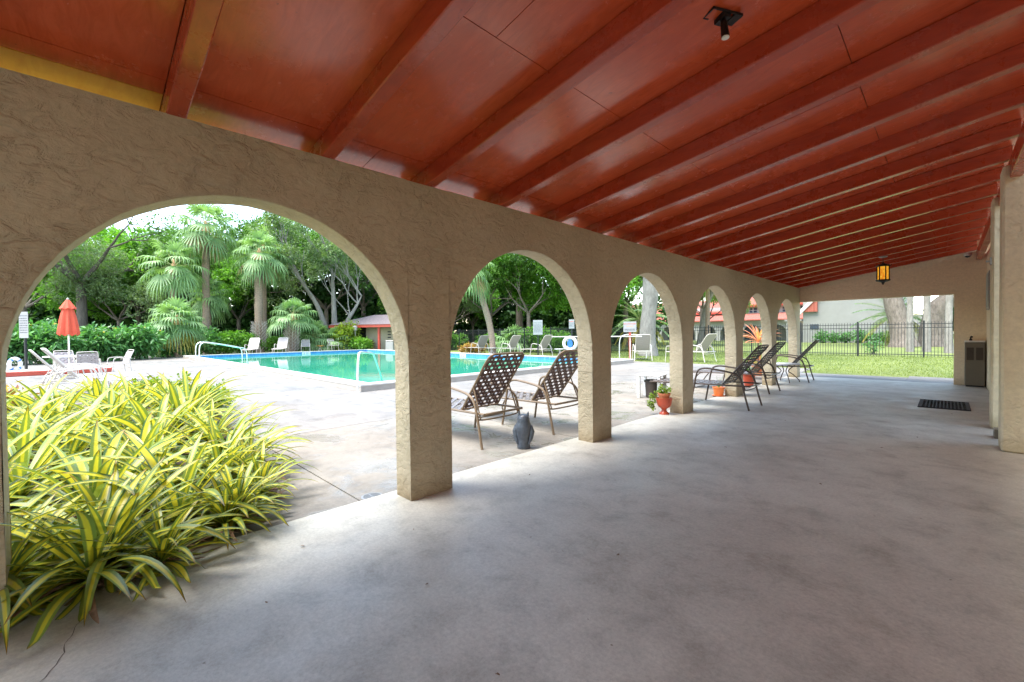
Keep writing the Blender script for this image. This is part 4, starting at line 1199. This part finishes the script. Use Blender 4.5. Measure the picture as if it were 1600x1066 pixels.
# big trunks
def bigtrunk(name, label, loc, pts, rs, m, limbs=0, seed=0, cat='tree', crownspec=None, leafm='oakleaf'):
    random.seed(seed); t = thing(name, label, cat, loc)
    b = MB(); P = smoothpath(pts, 4); K = len(P)-1
    rr = []
    for i in range(len(P)):
        f = i/K*(len(rs)-1); k = min(int(f), len(rs)-2); rr.append((rs[k]+(rs[k+1]-rs[k])*(f-k))*(1+.05*math.sin(i*1.9)))
    b.tube(P, rr, 16, cap=False); ends = []
    for i in range(limbs): limb(b, Vector(P[-1-(i % 3)]), (Vector((0, 0, .7))+rv()*.9).normalized(), 3.2, rs[-1]*.5, 2, .7, ends)
    b.build('trunk', m, t, True)
    if crownspec:
        crown(seed+3, [(e, crownspec[0]) for e in ends], crownspec[1], .28, .13).build('crown', leafm, t)
    return t
bigtrunk('oak_tree', 'pale straight oak trunk rising through the third arch', (-9.1, 23.0, -.06), [(0, 0, 0), (-.05, 0, 1.5), (.1, .1, 4), (.0, 0, 7.5)], [.55, .42, .42, .40], 'paletrunk', 6, 4, crownspec=(1.3, 9000), leafm='oakleaf')
bigtrunk('oak_tree', 'leaning grey trunk edging the right side of the second arch', (-13.3, 24.6, -.06), [(.0, 0, 0), (.0, .1, 2.4), (-.3, -.2, 5), (-.5, -.3, 8)], [.52, .40, .38, .34], 'bark', 5, 14, crownspec=(1.2, 5000), leafm='oakleaf')
bigtrunk('oak_tree', 'huge grey oak trunk on the lawn, left of the two in the opening', (.35, 44.5, -.06), [(.25, 0, 0), (.1, 0, 1.2), (-.35, 0, 3.5), (-.9, 0, 6.5)], [.95, .66, .58, .5], 'bark', 5, 6, crownspec=(1.6, 9000))
bigtrunk('oak_tree', 'huge oak trunk with a long limb reaching right, seen in the opening', (2.2, 47, -.06), [(0, 0, 0), (.0, 0, 1.4), (.3, 0, 3.0), (1.6, 0, 4.3), (3.6, 0, 5.4)], [1.0, .82, .72, .45, .3], 'bark', 4, 7, crownspec=(1.5, 6000))
bigtrunk('slim_palm', 'left slim pale trunk between the two huge oaks', (1.36, 35.2, -.06), [(0, 0, 0), (0, 0, 2), (0, 0, 4), (0, 0, 7)], [.19, .15, .14, .13], 'paletrunk', 0, 8, 'palm tree')
bigtrunk('slim_palm', 'middle slim pale trunk in front of the right huge oak', (2.08, 35.6, -.06), [(0, 0, 0), (0, 0, 2), (0, 0, 4), (0, 0, 7)], [.21, .165, .155, .14], 'paletrunk', 0, 9, 'palm tree')
bigtrunk('slim_palm', 'rightmost slim pale trunk at the edge of the lawn opening', (3.0, 34.2, -.06), [(0, 0, 0), (0, 0, 2), (.02, 0, 4), (.02, 0, 7)], [.20, .15, .14, .13], 'paletrunk', 0, 10, 'palm tree')
bigtrunk('leaning_palm', 'thin leaning grey trunk in front of the red roof', (-13.3, 43.2, -.06), [(-1.0, 0, 0), (-.5, 0, 3), (.3, 0, 5.5), (.9, 0, 8)], [.28, .22, .2, .16], 'paletrunk', 0, 11, 'palm tree')

# ------------------------------------------------------------ shrubs
def shrub_mesh(seed, rx, h, n, L, W, leafm, flowers=0):
    random.seed(seed); lobes = []
    for i in range(9):
        a = random.uniform(0, 2*PI); q = random.uniform(0, .65)*rx
        lobes.append(((math.cos(a)*q, math.sin(a)*q, h*random.uniform(.35, .68)), h*random.uniform(.26, .42)))
    b = crown(seed, lobes, n, L, W, .9, .6, .1); f = None
    if flowers:
        f = MB()
        for i in range(flowers):
            c, r = random.choice(lobes); u = rv(); u.z = abs(u.z); p = Vector(c)+u*r*1.03
            for q in range(9): d = (u+rv()*.9).normalized(); leaf(f, p, d, rv(), .09, .06)
    st = MB()
    for i in range(7):
        c, r = random.choice(lobes); st.tube(smoothpath([(random.uniform(-.15, .15), random.uniform(-.15, .15), 0), (c[0]*.6, c[1]*.6, c[2]*.6), c], 3), .02, 5, cap=False)
    return b, f, st
def shrub(label, seed, rx, h, n, L, W, leafm, loc, flowers=0, rz=0, group=None, name='shrub', s=1):
    t = thing(name, label, 'shrub', loc, rz, group); t.scale = (s, s, s)
    b, f, st = shrub_mesh(seed, rx, h, n, L, W, leafm, flowers)
    b.build('foliage', leafm, t); st.build('stem', 'darkbark', t)
    if f: f.build('flower', 'flower', t)
    return t
GS = 'shrubs bordering the deck'
s1 = shrub('broad leaved flowering shrub at the far left of the border', 61, 1.7, 2.3, 3400, .34, .12, 'shrubleaf', (-30.5, -3.0, -.06), 16, 0, GS, 'flowering_shrub')
for i, (x, y, a, s, lb) in enumerate([(-30.2, -1.0, 1, 1.05, 'flowering shrub right behind the red umbrella'), (-31.0, .9, 2, .95, 'flowering shrub just right of the umbrella'), (-32.0, 2.6, 3, 1.0, 'flowering shrub left of the short stout palm'),
        (-34.8, 4.2, 4.4, 1.0, 'flowering shrub behind the short stout palm'), (-36.3, 6.0, 5, 1.0, 'flowering shrub between the short palm and the tall palm'), (-33.5, -5.5, .6, 1.2, 'flowering shrub hidden partly by the sign at far left')]):
    dup(s1, (x, y, -.06), a, lb, s)
s2 = shrub('rounded bright green shrub behind the ladder rails', 62, 1.5, 1.9, 3200, .20, .12, 'brightleaf', (-35.6, 7.9, -.06), 0, 0, GS)
for i, (x, y, a, s, lb) in enumerate([(-36.0, 9.2, 1, .9, 'green shrub left of the shaggy palm trunk'), (-35.9, 11.2, 2, .75, 'green shrub between the two patterned palm trunks'), (-36.2, 12.9, 3, .8, 'green shrub behind the right patterned trunk'),
        (-27, 22.6, 4, .9, 'green shrub inside the fence left of the leaning palm'), (-22.5, 22.9, 1.4, .8, 'green shrub at the fence behind the left lounger'), (-15.6, 23.4, 2.2, .85, 'green shrub at the fence behind the rules sign'), (-17.5, 23.6, 2.9, 1.0, 'dense green shrub at the fence behind the loungers')]):
    dup(s2, (x, y, -.06), a, lb, s)
s3 = shrub('yellow green croton bush beside the pool building', 63, 1.1, 2.5, 2200, .30, .11, 'limeleaf', (-34.0, 16.3, -.06), 0, 0, None, 'croton_bush')
shrub('low leafy bush in front of the pool building wall', 64, 1.2, 1.2, 1800, .26, .10, 'brightleaf', (-32.9, 16.9, -.06), 0)
shrub('small red leaved plant against the pool building wall', 65, .5, .9, 500, .2, .08, 'crotonleaf', (-33.2, 18.2, -.06), 0)
shrub('low rust coloured plants at the pool corner by the leaning palm', 66, 1.3, .75, 1300, .24, .06, 'crotonleaf', (-20.6, 19.4, -.06), 0, name='bromeliads')
shrub('clipped hedge block at the right end of the lawn opening', 67, 1.6, 4.6, 6000, .24, .14, 'darkleaf', (3.9, 49.5, -.06), 0, name='hedge')
shrub('small sapling shrub inside the fence in the lawn opening', 68, .2, 1.0, 260, .16, .07, 'shrubleaf', (.12, 30.4, -.06), 0, name='sapling')
s5 = shrub('row shrub at the left end of the white wall planting', 69, .8, 1.3, 700, .30, .10, 'shrubleaf', (-6.4, 56.2, -.06), 0, group='shrubs along the white wall')
for i, lb in enumerate(['second shrub from the left along the white wall', 'third shrub from the left along the white wall', 'middle shrub along the white wall', 'fifth shrub from the left along the white wall', 'sixth shrub along the white wall next to the oak', 'last shrub along the white wall behind the oak trunk']):
    dup(s5, (-5.4+i*1.05, 56.1, -.06), i*1.3, lb, .85+.1*(i % 3))
# bed shrubs near
shrub('light green fine leaved bush at the back of the planting bed', 70, .95, .60, 2600, .085, .045, 'limeleaf', (-7.6, 1.0, -.02), 8, name='lime_bush')
shrub('second light green bush trailing toward the deck behind the strap leaves', 71, .7, .5, 1800, .085, .045, 'limeleaf', (-6.3, 1.5, -.02), 0, name='lime_bush')
shrub('small reddish croton at the left back of the planting bed', 72, .40, .62, 700, .12, .04, 'crotonleaf', (-6.9, -.75, -.02), 6, name='croton_bush')

# ------------------------------------------------------------ planting bed
bed = [(-.62, -3.2), (-.30, -.55), (-.16, -.15), (-.14, .20), (-.42, .74), (-.70, 1.05), (-1.5, 1.30), (-3.0, 1.45), (-6.6, 1.70), (-8.9, 1.75), (-9.0, -3.2)]
b = MB(); n = 26; vs = []
cx, cy = -3.6, -.2
N = len(bed)
pp = []
for i in range(N):
    a = bed[i]; c = bed[(i+1) % N]
    for k in range(4): pp.append((a[0]+(c[0]-a[0])*k/4, a[1]+(c[1]-a[1])*k/4))
rings = [1.0, .97, .85, .6, .3]
for ri, s in enumerate(rings):
    for (x, y) in pp:
        x2, y2 = cx+(x-cx)*s, cy+(y-cy)*s; vs.append((x2, y2, (0.001 if ri == 0 else .02)+(.02+.03*mnoise.noise(Vector((x2*3, y2*3, 0))) if ri else 0)))
K = len(pp); fs = [(r*K+i, r*K+(i+1) % K, (r+1)*K+(i+1) % K, (r+1)*K+i) for r in range(len(rings)-1) for i in range(K)]
vs.append((cx, cy, .05)); fs += [((len(rings)-1)*K+i, (len(rings)-1)*K+(i+1) % K, len(vs)-1) for i in range(K)]
b.add(vs, fs); struct(b.build('mulch_bed', 'mulch', smooth=True))

def rosette(seed, nl, L, Wd, up0=80, lo=5, arch=1.0):
    random.seed(seed); b = MB(); ns = 12
    for i in range(nl):
        f = (i+.5)/nl; az = i*2.39996+random.uniform(-.35, .35); el = R(up0+(lo-up0)*f**.85+random.uniform(-7, 7))
        ll = L*random.uniform(.78, 1.1)*(.72+.42*math.sin(PI*min(1, f*1.05+.1))); w = Wd*random.uniform(.8, 1.2)
        h = Vector((math.cos(az), math.sin(az), 0)); p = h*.015+Vector((0, 0, .03+.05*(1-f)))
        ang = el; sag = (R(55)+R(55)*random.random())*arch*(.5+.7*f)
        sidev = Vector((-math.sin(az), math.cos(az), 0)); tw = random.uniform(-.5, .5); curl = random.uniform(-.25, .25)
        o = len(b.v); q = p.copy()
        for s in range(ns+1):
            t = s/ns; a = ang-sag*t**1.6
            hd = (h*math.cos(curl*t)+sidev*math.sin(curl*t))
            d = hd*math.cos(a)+Vector((0, 0, math.sin(a)))
            if s: q = q+d*ll/ns
            if q.z < .012: q.z = .012+.01*t
            nn = (-hd*math.sin(a)+Vector((0, 0, math.cos(a))))
            sv = (sidev*math.cos(tw*t)+nn*math.sin(tw*t)).normalized()
            ww = w*(.55+.9*t if t < .35 else (.865+.135*math.sin((t-.35)*3))*max(0.02, (1-((t-.35)/.65)**2.6)))
            crease = nn*ww*-.16
            for u, off in ((0, -.5), (.27, -.23), (.5, 0), (.73, .23), (1, .5)):
                b.v.append(tuple(q+sv*ww*off+crease*(1-abs(off)*2))); b.uv[len(b.v)-1] = (u, t)
        for s in range(ns):
            for c in range(4):
                i0 = o+s*5+c; b.f.append((i0, i0+1, i0+6, i0+5)); b.mi.append(0)
    return b
GF = 'strap leaved plants in the planting bed'
protos = []
for i in range(5):
    t = thing('strap_leaf_plant', '', 'plant', (0, 0, 0), 0, GF)
    rosette(200+i, 44, .72, .062).build('leaves', 'flax', t, True)
    db = rosette(300+i, 11, .50, .030, 12, -25, 1.3); db.uv = {}; db.build('dead_leaves', 'litter', t, True); protos.append(t)
spots = [
 (-.16, .02, .92, 'front clump of striped strap leaves drooping over the porch edge'),
 (-.70, .45, 1.0, 'striped clump second from the porch edge, fanning toward the deck'),
 (-.42, -.48, 1.0, 'striped clump beside the left arch pillar with leaves falling on the floor'),
 (-1.35, .82, 1.0, 'striped clump with long leaves lying over the concrete on its right'),
 (-1.05, .05, 1.15, 'tall upright striped clump behind the front one'),
 (-2.1, 1.0, 1.1, 'spiky striped clump at the right edge of the bed'),
 (-1.25, -.62, 1.3, 'big upright striped clump rising beside the left arch pillar'),
]
S = [(-1.9, .35, 1.15), (-2.0, -.35, 1.3), (-2.9, .55, 1.25), (-2.9, -.1, 1.3), (-2.9, -.8, 1.3), (-3.0, 1.05, 1.0), (-3.8, .9, 1.25), (-3.8, .25, 1.3), (-3.9, -.45, 1.35), (-4.8, 1.1, 1.2), (-4.8, .5, 1.35),
     (-4.9, -.2, 1.3), (-5.0, -.9, 1.3), (-5.8, .9, 1.15), (-5.9, .2, 1.2), (-5.9, -.5, 1.2), (-6.9, .3, 1.1), (-2.2, -1.2, 1.1), (-3.9, -1.3, 1.2), (-.75, -1.1, 1.1), (-1.7, 1.12, .8), (-5.5, 1.35, 1.0), (-1.45, .42, .95), (-.42, .66, .62), (-.85, .98, .6), (-.12, .30, .62), (-.30, .10, .9), (-.55, .75, .7), (-.22, -.30, .8)]
for i, (x, y, s) in enumerate(S): spots.append((x, y, s, 'yellow and green striped strap leaf clump massed in the middle and back of the bed'))
random.seed(12)
for i, (x, y, s, lb) in enumerate(spots):
    p = protos[i % 5]; rz = random.uniform(0, 6.28)
    if i < 5: p.location = (x, y, .02); p.rotation_euler = (0, 0, rz); p.scale = (s, s, s*.95); p['label'] = lb
    else: dup(p, (x, y, .03), rz, lb, (s, s, s*random.uniform(.9, 1.05)))
# dry brown leaves lying under the clumps: one tangled litter
random.seed(31); b = MB()
for i in range(260):
    f = random.random(); k = random.randint(0, 5); a = bed[k]; c = bed[k+1]
    x = a[0]+(c[0]-a[0])*f; y = a[1]+(c[1]-a[1])*f; q = random.uniform(-.02, .35); x += (cx-x)*q*.35; y += (cy-y)*q*.35
    an = random.uniform(0, PI); L = random.uniform(.05, .28); z = random.uniform(.012, .06)
    p = [Vector((x, y, z)), Vector((x+math.cos(an)*L*.5, y+math.sin(an)*L*.5, z+random.uniform(0, .035))), Vector((x+math.cos(an+.3)*L, y+math.sin(an+.3)*L, max(.006, z-.02)))]
    sd_ = Vector((-math.sin(an), math.cos(an), .3))*random.uniform(.003, .012)
    b.add([p[0]-sd_*.3, p[0]+sd_*.3, p[1]+sd_, p[1]-sd_, p[2]], [(0, 1, 2, 3), (3, 2, 4)])
struct(b.build('leaf_litter', 'litter'), 'stuff')

# ------------------------------------------------------------ pots
def pot(name, label, loc, prof, m, plant=None, n=24):
    t = thing(name, label, 'potted plant', loc)
    b = MB(); b.lathe(prof, n, cap=False); b.build('pot', m, t, True)
    zt = max(z for r, z in prof); rt_ = [r for r, z in prof if z > zt-.04][0]
    b = MB(); b.lathe([(rt_*.9, zt-.035), (.001, zt-.02)], n, cap=False); b.build('soil', 'mulch', t)
    if plant: plant(t, zt)
    return t
def succ(t, zt):
    random.seed(3); lob = [((random.uniform(-.06, .06), random.uniform(-.06, .06), zt+random.uniform(.02, .10)), .05) for _ in range(8)]
    crown(3, lob, 260, .05, .03).build('foliage', 'limeleaf', t)
    random.seed(4); lob = [((-.14-random.uniform(0, .05), -.10-random.uniform(0, .05), zt-.02-i*.045), .045) for i in range(6)]
    crown(4, lob, 230, .045, .028, droop=.8).build('trailing_stems', 'limeleaf', t)
t = pot('urn_planter', 'red pedestal urn holding a terracotta pot with trailing green plant', (-.22, 6.55, -.005),
    [(.085, 0), (.09, .015), (.085, .03), (.05, .06), (.042, .09), (.06, .11), (.11, .145), (.135, .20), (.142, .26), (.15, .29), (.152, .30), (.138, .30), (.13, .26), (.01, .12)], 'redclay')
b = MB(); b.lathe([(.085, .27), (.10, .33), (.108, .345), (.112, .35), (.115, .385), (.103, .385), (.09, .33), (.01, .30)], 24, cap=False); b.build('inner_pot', 'terra', t, True)
b = MB(); b.lathe([(.10, .36), (.001, .37)], 20, cap=False); b.build('inner_soil', 'mulch', t)
succ(t, .385); t.scale = (.85, .85, .88)
def sprig(t, zt):
    random.seed(6); b = MB()
    for i in range(5):
        a = random.uniform(0, 6.3); b.tube(smoothpath([(0, 0, zt-.03), (math.cos(a)*.04, math.sin(a)*.04, zt+.06), (math.cos(a)*.10, math.sin(a)*.10, zt+.16+.02*i)], 3), .003, 4)
        for q in range(5): leaf(b, Vector((math.cos(a)*(.03+.015*q), math.sin(a)*(.03+.015*q), zt+.03*q)), (Vector((math.cos(a), math.sin(a), .4))+rv()*.6).normalized(), Vector((0, 0, 1)), .05, .03)
    b.build('sprigs', 'shrubleaf', t)
o = pot('flower_pot', 'bright orange plastic pot on a saucer beside the fourth arch pillar', (-.30, 9.10, 0), [(.075, .012), (.085, .03), (.10, .12), (.108, .16), (.116, .162), (.118, .185), (.108, .186), (.10, .15), (.01, .05)], 'orangepot', sprig)
b = MB(); b.lathe([(.10, 0), (.115, .005), (.12, .018), (.11, .018), (.10, .01), (.001, .01)], 24, cap=False); b.build('saucer', 'terra', o, True)
def blank(t, zt):
    random.seed(8); crown(8, [((0, 0, zt+.05), .09)], 200, .09, .04).build('foliage', 'mistleaf', t)
pot('flower_pot', 'red clay pot behind the nearest porch lounger', (-.38, 11.25, 0), [(.09, 0), (.10, .03), (.125, .15), (.14, .25), (.155, .26), (.16, .30), (.145, .30), (.135, .25), (.01, .1)], 'redclay', blank)
def cordy(t, zt):
    b = rosette(400, 40, .62, .05, 82, 0, .8)
    b.v = [(v[0], v[1], v[2]+zt+.62) for v in b.v]; b.uv = {}
    b.build('leaves', 'pinkleaf', t, True)
    b = rosette(401, 26, .4, .05, 70, 0, .8); b.v = [(v[0]+.05, v[1], v[2]+zt) for v in b.v]; b.uv = {}; b.build('lower_leaves', 'pinkleaf', t, True)
    b = MB(); b.tube([(0, 0, zt-.05), (0, 0, zt+.68)], .02, 6); b.build('stem', 'darkbark', t)
pot('potted_cordyline', 'pink and orange spiky cordyline in a clay pot beyond the fifth arch', (-1.0, 14.2, -.012), [(.12, 0), (.14, .03), (.17, .25), (.19, .30), (.20, .34), (.18, .34), (.17, .28), (.01, .1)], 'terra', cordy)

# white plastic table with bin by third pillar
t = thing('plastic_table', 'white plastic table on the deck behind the red urn', 'table', (-1.25, 8.15, -.012), R(10))
b = MB(); b.box(-.24, .24, -.24, .24, .44, .475, bev=.012); b.build('table_top', 'white', t)
for sx in (-1, 1):
    for sy in (-1, 1): b = MB(); b.box(sx*.20-.028, sx*.20+.028, sy*.20-.028, sy*.20+.028, 0, .44, bev=.006); b.build('leg', 'white', t)
t = thing('storage_tub', 'brown ribbed tub standing under the white plastic table', 'tub', (-1.25, 8.15, -.012))
b = MB(); b.lathe([(.10, 0), (.115, .01), (.135, .30), (.15, .31), (.15, .33), (.13, .33), (.12, .02)], 20); b.build('body', 'vent', t, True)
b = MB(); b.lathe([(.152, .331), (.156, .345), (.12, .36), (.02, .365)], 20); b.build('lid', 'black', t, True)

# ------------------------------------------------------------ fences
def fence(label, A_, B_, h=1.72, n=None, zbase=-.05):
    A_ = Vector((*A_, 0)); B_ = Vector((*B_, 0)); L = (B_-A_).length; d = (B_-A_)/L; ang = math.atan2(d.y, d.x)
    t = thing('metal_fence', label, 'fence', (A_.x, A_.y, zbase), ang, 'black metal fences')
    b = MB()
    for z in (.14, h-.30, h-.12): b.box(0, L, -.015, .015, z, z+.03)
    b.build('rail', 'black', t)
    b = MB(); k = int(L/.115)
    for i in range(k): x = (i+.5)*L/k; b.box(x-.0085, x+.0085, -.0085, .0085, .05, h)
    b.build('pickets', 'black', t)
    np_ = max(1, round(L/2.35)); p0 = None
    for i in range(np_+1):
        x = L*i/np_
        if p0 is None:
            b = MB(); b.box(-.032, .032, -.032, .032, 0, h+.05, bev=.006); p0 = b.build('post', 'black', t)
        else: c = p0.copy(); sc.collection.objects.link(c); c.parent = t; c.location = (x, 0, 0)
    return t
fence('long black picket fence across the lawn behind the porch end', (-12.5, 27.8), (9.5, 28.3))
fence('black picket fence behind the pool loungers in the second arch', (-32, 21.6), (-13.0, 21.9))
fence('short black fence section joining the two longer fences beyond the third arch', (-12.9, 22.0), (-12.6, 27.7))

# ------------------------------------------------------------ pool building
t = thing('pool_building', 'small beige building with red trim and grey shingle roof beyond the pool', 'building', (-34.5, 16.8, -.05), R(33))
# local x to the right as seen from the porch, local y away
b = MB(); b.box(1.1, 8, 1.2, 5, 0, 2.2); b.build('wall', 'beige', t)
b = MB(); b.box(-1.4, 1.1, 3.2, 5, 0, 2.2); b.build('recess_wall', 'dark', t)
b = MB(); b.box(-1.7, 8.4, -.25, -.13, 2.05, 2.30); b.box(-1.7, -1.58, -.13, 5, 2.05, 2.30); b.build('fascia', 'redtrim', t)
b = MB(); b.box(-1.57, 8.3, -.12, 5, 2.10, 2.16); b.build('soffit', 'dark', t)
for x in (-1.3, 3.0):
    b = MB(); b.box(x-.09, x+.09, .0, .18, 0, 2.1); b.build('post', 'redtrim', t)
b = MB()
v = [(-1.75, -.3, 2.30), (8.5, -.3, 2.30), (8.5, 5.3, 2.30), (-1.75, 5.3, 2.30), (1.2, 2.5, 3.25), (6, 2.5, 3.25)]
b.add(v, [(0, 1, 5, 4), (1, 2, 5), (2, 3, 4, 5), (3, 0, 4), (3, 2, 1, 0)]); b.build('roof', 'shingle', t)
b = MB()
for i in range(3): b.box(3.25, 3.55, 1.16, 1.197, 1.1+i*.25, 1.2+i*.25)
b.build('wall_vent', 'black', t)
b = MB(); b.box(4.55, 4.95, 1.15, 1.197, .95, 1.75); b.build('window', 'glass', t)
t = thing('path_lamp', 'grey post lamp standing in front of the pool building', 'lamp', (-33.2, 16.9, -.05))
b = MB(); b.tube([(0, 0, 0), (0, 0, 1.75)], .035, 8); b.build('post', 'galv', t, True)
b = MB(); b.lathe([(.10, 1.75), (.17, 1.80), (.20, 2.05), (.16, 2.08)], 8); b.build('lamp_shade', 'offwhite', t)
b = MB(); b.lathe([(.23, 2.08), (.12, 2.18), (.03, 2.24)], 8); b.build('lamp_cap', 'galv', t)
t = thing('ice_chest', 'white box with grey lid standing against the pool building', 'chest', (-30.9, 19.0, -.05), R(33))
b = MB(); b.box(-.35, .35, -.3, .3, 0, .8, bev=.03); b.build('body', 'offwhite', t)
b = MB(); b.box(-.36, .36, -.31, .31, .8, .9, bev=.03); b.build('lid', 'galv', t)

# ------------------------------------------------------------ far villa with arcade
def villa():
    t = thing('red_roofed_villa', 'long white villa with arched walkway and stepped red tile roofs', 'villa', (0, 0, 0))
    Y = 66; x0, x1 = -45, -9.4; zb = -.05
    aw, pw, sp, ra, top = 2.35, .65, 1.05, 1.15, 2.75
    b = MB(); x = x0
    while x < x1-3:
        b.box(x, x+pw, Y, Y+.3, zb, top)
        c = x+pw+aw/2; r = aw/2; n = 14
        for i in range(n):
            t0 = PI-PI*i/n; t1 = PI-PI*(i+1)/n
            xa, za = c+r*math.cos(t0), sp+r*math.sin(t0)*.95; xb, zb_ = c+r*math.cos(t1), sp+r*math.sin(t1)*.95
            for yy in (Y, Y+.3): b.quad((xa, yy, za), (xb, yy, zb_), (xb, yy, top), (xa, yy, top))
            b.quad((xa, Y, za), (xa, Y+.3, za), (xb, Y+.3, zb_), (xb, Y, zb_))
        x += pw+aw
    b.box(x, x1, Y, Y+.3, zb, top)
    b.build('arcade', 'offwhite', t)
    b = MB(); b.box(x0, x1, Y+2.6, Y+2.8, zb, 3.4); b.build('back_wall', 'graywall', t)
    for i in range(12):
        xx = -44+i*2.9
        b = MB(); b.box(xx, xx+1.3, Y+2.55, Y+2.598, .1, 2.1); b.build('door', 'glass', t)
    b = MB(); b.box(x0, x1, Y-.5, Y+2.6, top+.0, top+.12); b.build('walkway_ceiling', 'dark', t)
    b = MB(); v = [(x0, Y-.6, 2.78), (x1, Y-.6, 2.78), (x1, Y+3.2, 3.75), (x0, Y+3.2, 3.75)]; v += [(a_, c_, d_+.14) for a_, c_, d_ in v]
    b.add(v, [(3, 2, 1, 0), (4, 5, 6, 7), (0, 1, 5, 4), (1, 2, 6, 5), (2, 3, 7, 6), (3, 0, 4, 7)]); b.build('lower_roof', 'redtile', t)
    b = MB(); b.box(x0, -26.5, Y+3.2, Y+8, 3.0, 4.2); b.box(-26.5, x1, Y+3.2, Y+8, 3.0, 4.95); b.build('upper_wall', 'offwhite', t)
    for i in range(5):
        xx = -19.5+i*2.1
        w_ = MB(); w_.box(xx, xx+.95, Y+3.15, Y+3.198, 4.0, 4.65); o = w_.build('window', 'glass', t)
        w_ = MB(); w_.box(xx+.44, xx+.51, Y+3.10, Y+3.148, 4.0, 4.65); w_.box(xx, xx+.95, Y+3.10, Y+3.148, 4.3, 4.35); w_.build('window_bar', 'white', o)
    b = MB()
    for (a_, c_, z0, z1) in ((x0, -20.2, 4.1, 6.3), (-20.2, x1-.0, 4.95, 7.4)):
        v = [(a_, Y+2.6, z0), (c_, Y+2.6, z0), (c_, Y+8, z1), (a_, Y+8, z1)]; v += [(p[0], p[1], p[2]+.16) for p in v]
        b.add(v, [(3, 2, 1, 0), (4, 5, 6, 7), (0, 1, 5, 4), (1, 2, 6, 5), (2, 3, 7, 6), (3, 0, 4, 7)])
    b.build('upper_roof', 'redtile', t)
    b = MB(); b.box(x0, -20.25, Y+2.45, Y+2.58, 3.95, 4.22); b.box(-20.15, x1, Y+2.45, Y+2.58, 4.83, 5.1); b.build('eave_trim', 'redtrim', t)
    return t
villa()
t = thing('lawn_villa', 'big plain white house wall with a red gable edge beyond the lawn', 'house', (0, 0, 0))
b = MB(); b.box(-8.6, -.2, 58, 66, -.05, 5.6); b.build('wall', 'graywall', t)
b = MB(); b.box(-.2, 2.3, 58.6, 64, -.05, 2.75); b.build('low_wall', 'offwhite', t)
b = MB(); b.add([(-9.4, 57.6, 3.0), (-8.9, 57.6, 3.0), (-6.6, 57.6, 5.6), (-6.6, 57.6, 6.1), (-9.4, 57.98, 3.0), (-8.9, 57.98, 3.0), (-6.6, 57.98, 5.6), (-6.6, 57.98, 6.1)], [(0, 1, 2, 3), (7, 6, 5, 4), (0, 4, 5, 1), (1, 5, 6, 2), (2, 6, 7, 3), (3, 7, 4, 0)]); b.build('gable_trim', 'white', t)
b = MB(); b.add([(-8.6, 57.7, 3.4), (-7.2, 57.7, 3.4), (-7.2, 57.7, 4.9), (-8.6, 57.97, 3.4), (-7.2, 57.97, 3.4), (-7.2, 57.97, 4.9)], [(0, 1, 2), (5, 4, 3), (0, 3, 4, 1), (1, 4, 5, 2), (2, 5, 3, 0)]); b.build('gable_tiles', 'redtile', t)
b = MB(); b.box(-7.9, -7.1, 57.93, 57.98, 1.5, 2.0); b.build('window', 'glass', t)
b = MB(); b.box(-10.4, -8.7, 57.8, 59.5, 2.4, 2.6); b.build('porch_slab', 'offwhite', t)
for x in (-10.2, -9.4): b = MB(); b.box(x, x+.22, 57.9, 58.1, -.05, 2.4); b.build('porch_post', 'offwhite', t)
b = MB(); b.box(-10.3, -8.72, 58.6, 58.9, -.05, 2.38); b.build('doorway', 'glass', t)
t = thing('air_conditioner', 'dark outdoor cooling unit at the base of the low white wall', 'air conditioner', (1.55, 57.5, -.05))
b = MB(); b.box(-.45, .45, -.4, .4, 0, .85, bev=.03)
b.build('body', 'vent', t)
b = MB(); b.lathe([(.32, .851), (.33, .90), (.1, .91)], 18); b.build('fan_grille', 'black', t)

# mown grass blades over the near lawn
random.seed(44); b = MB()
for i in range(42000):
    y = 15.9+13.5*random.random()**1.5; x = random.uniform(-15-.25*(y-16), 7)
    if y < 18.0 and x < -.4: continue
    if y < 16.55: continue
    h = random.uniform(.03, .075); a = random.uniform(0, PI); w = .006+.0006*(y-15); dx, dy = math.cos(a)*w, math.sin(a)*w
    lx, ly = random.uniform(-.03, .03), random.uniform(-.03, .03)
    b.add([(x-dx, y-dy, -.036), (x+dx, y+dy, -.036), (x+lx, y+ly, -.036+h)], [(0, 1, 2)])
g_ = leafmat('grass blades', (.10, .15, .025), (.26, .30, .08), .3, .6, None, .4)
MT['blade'] = g_
struct(b.build('grass', 'blade'), 'stuff')
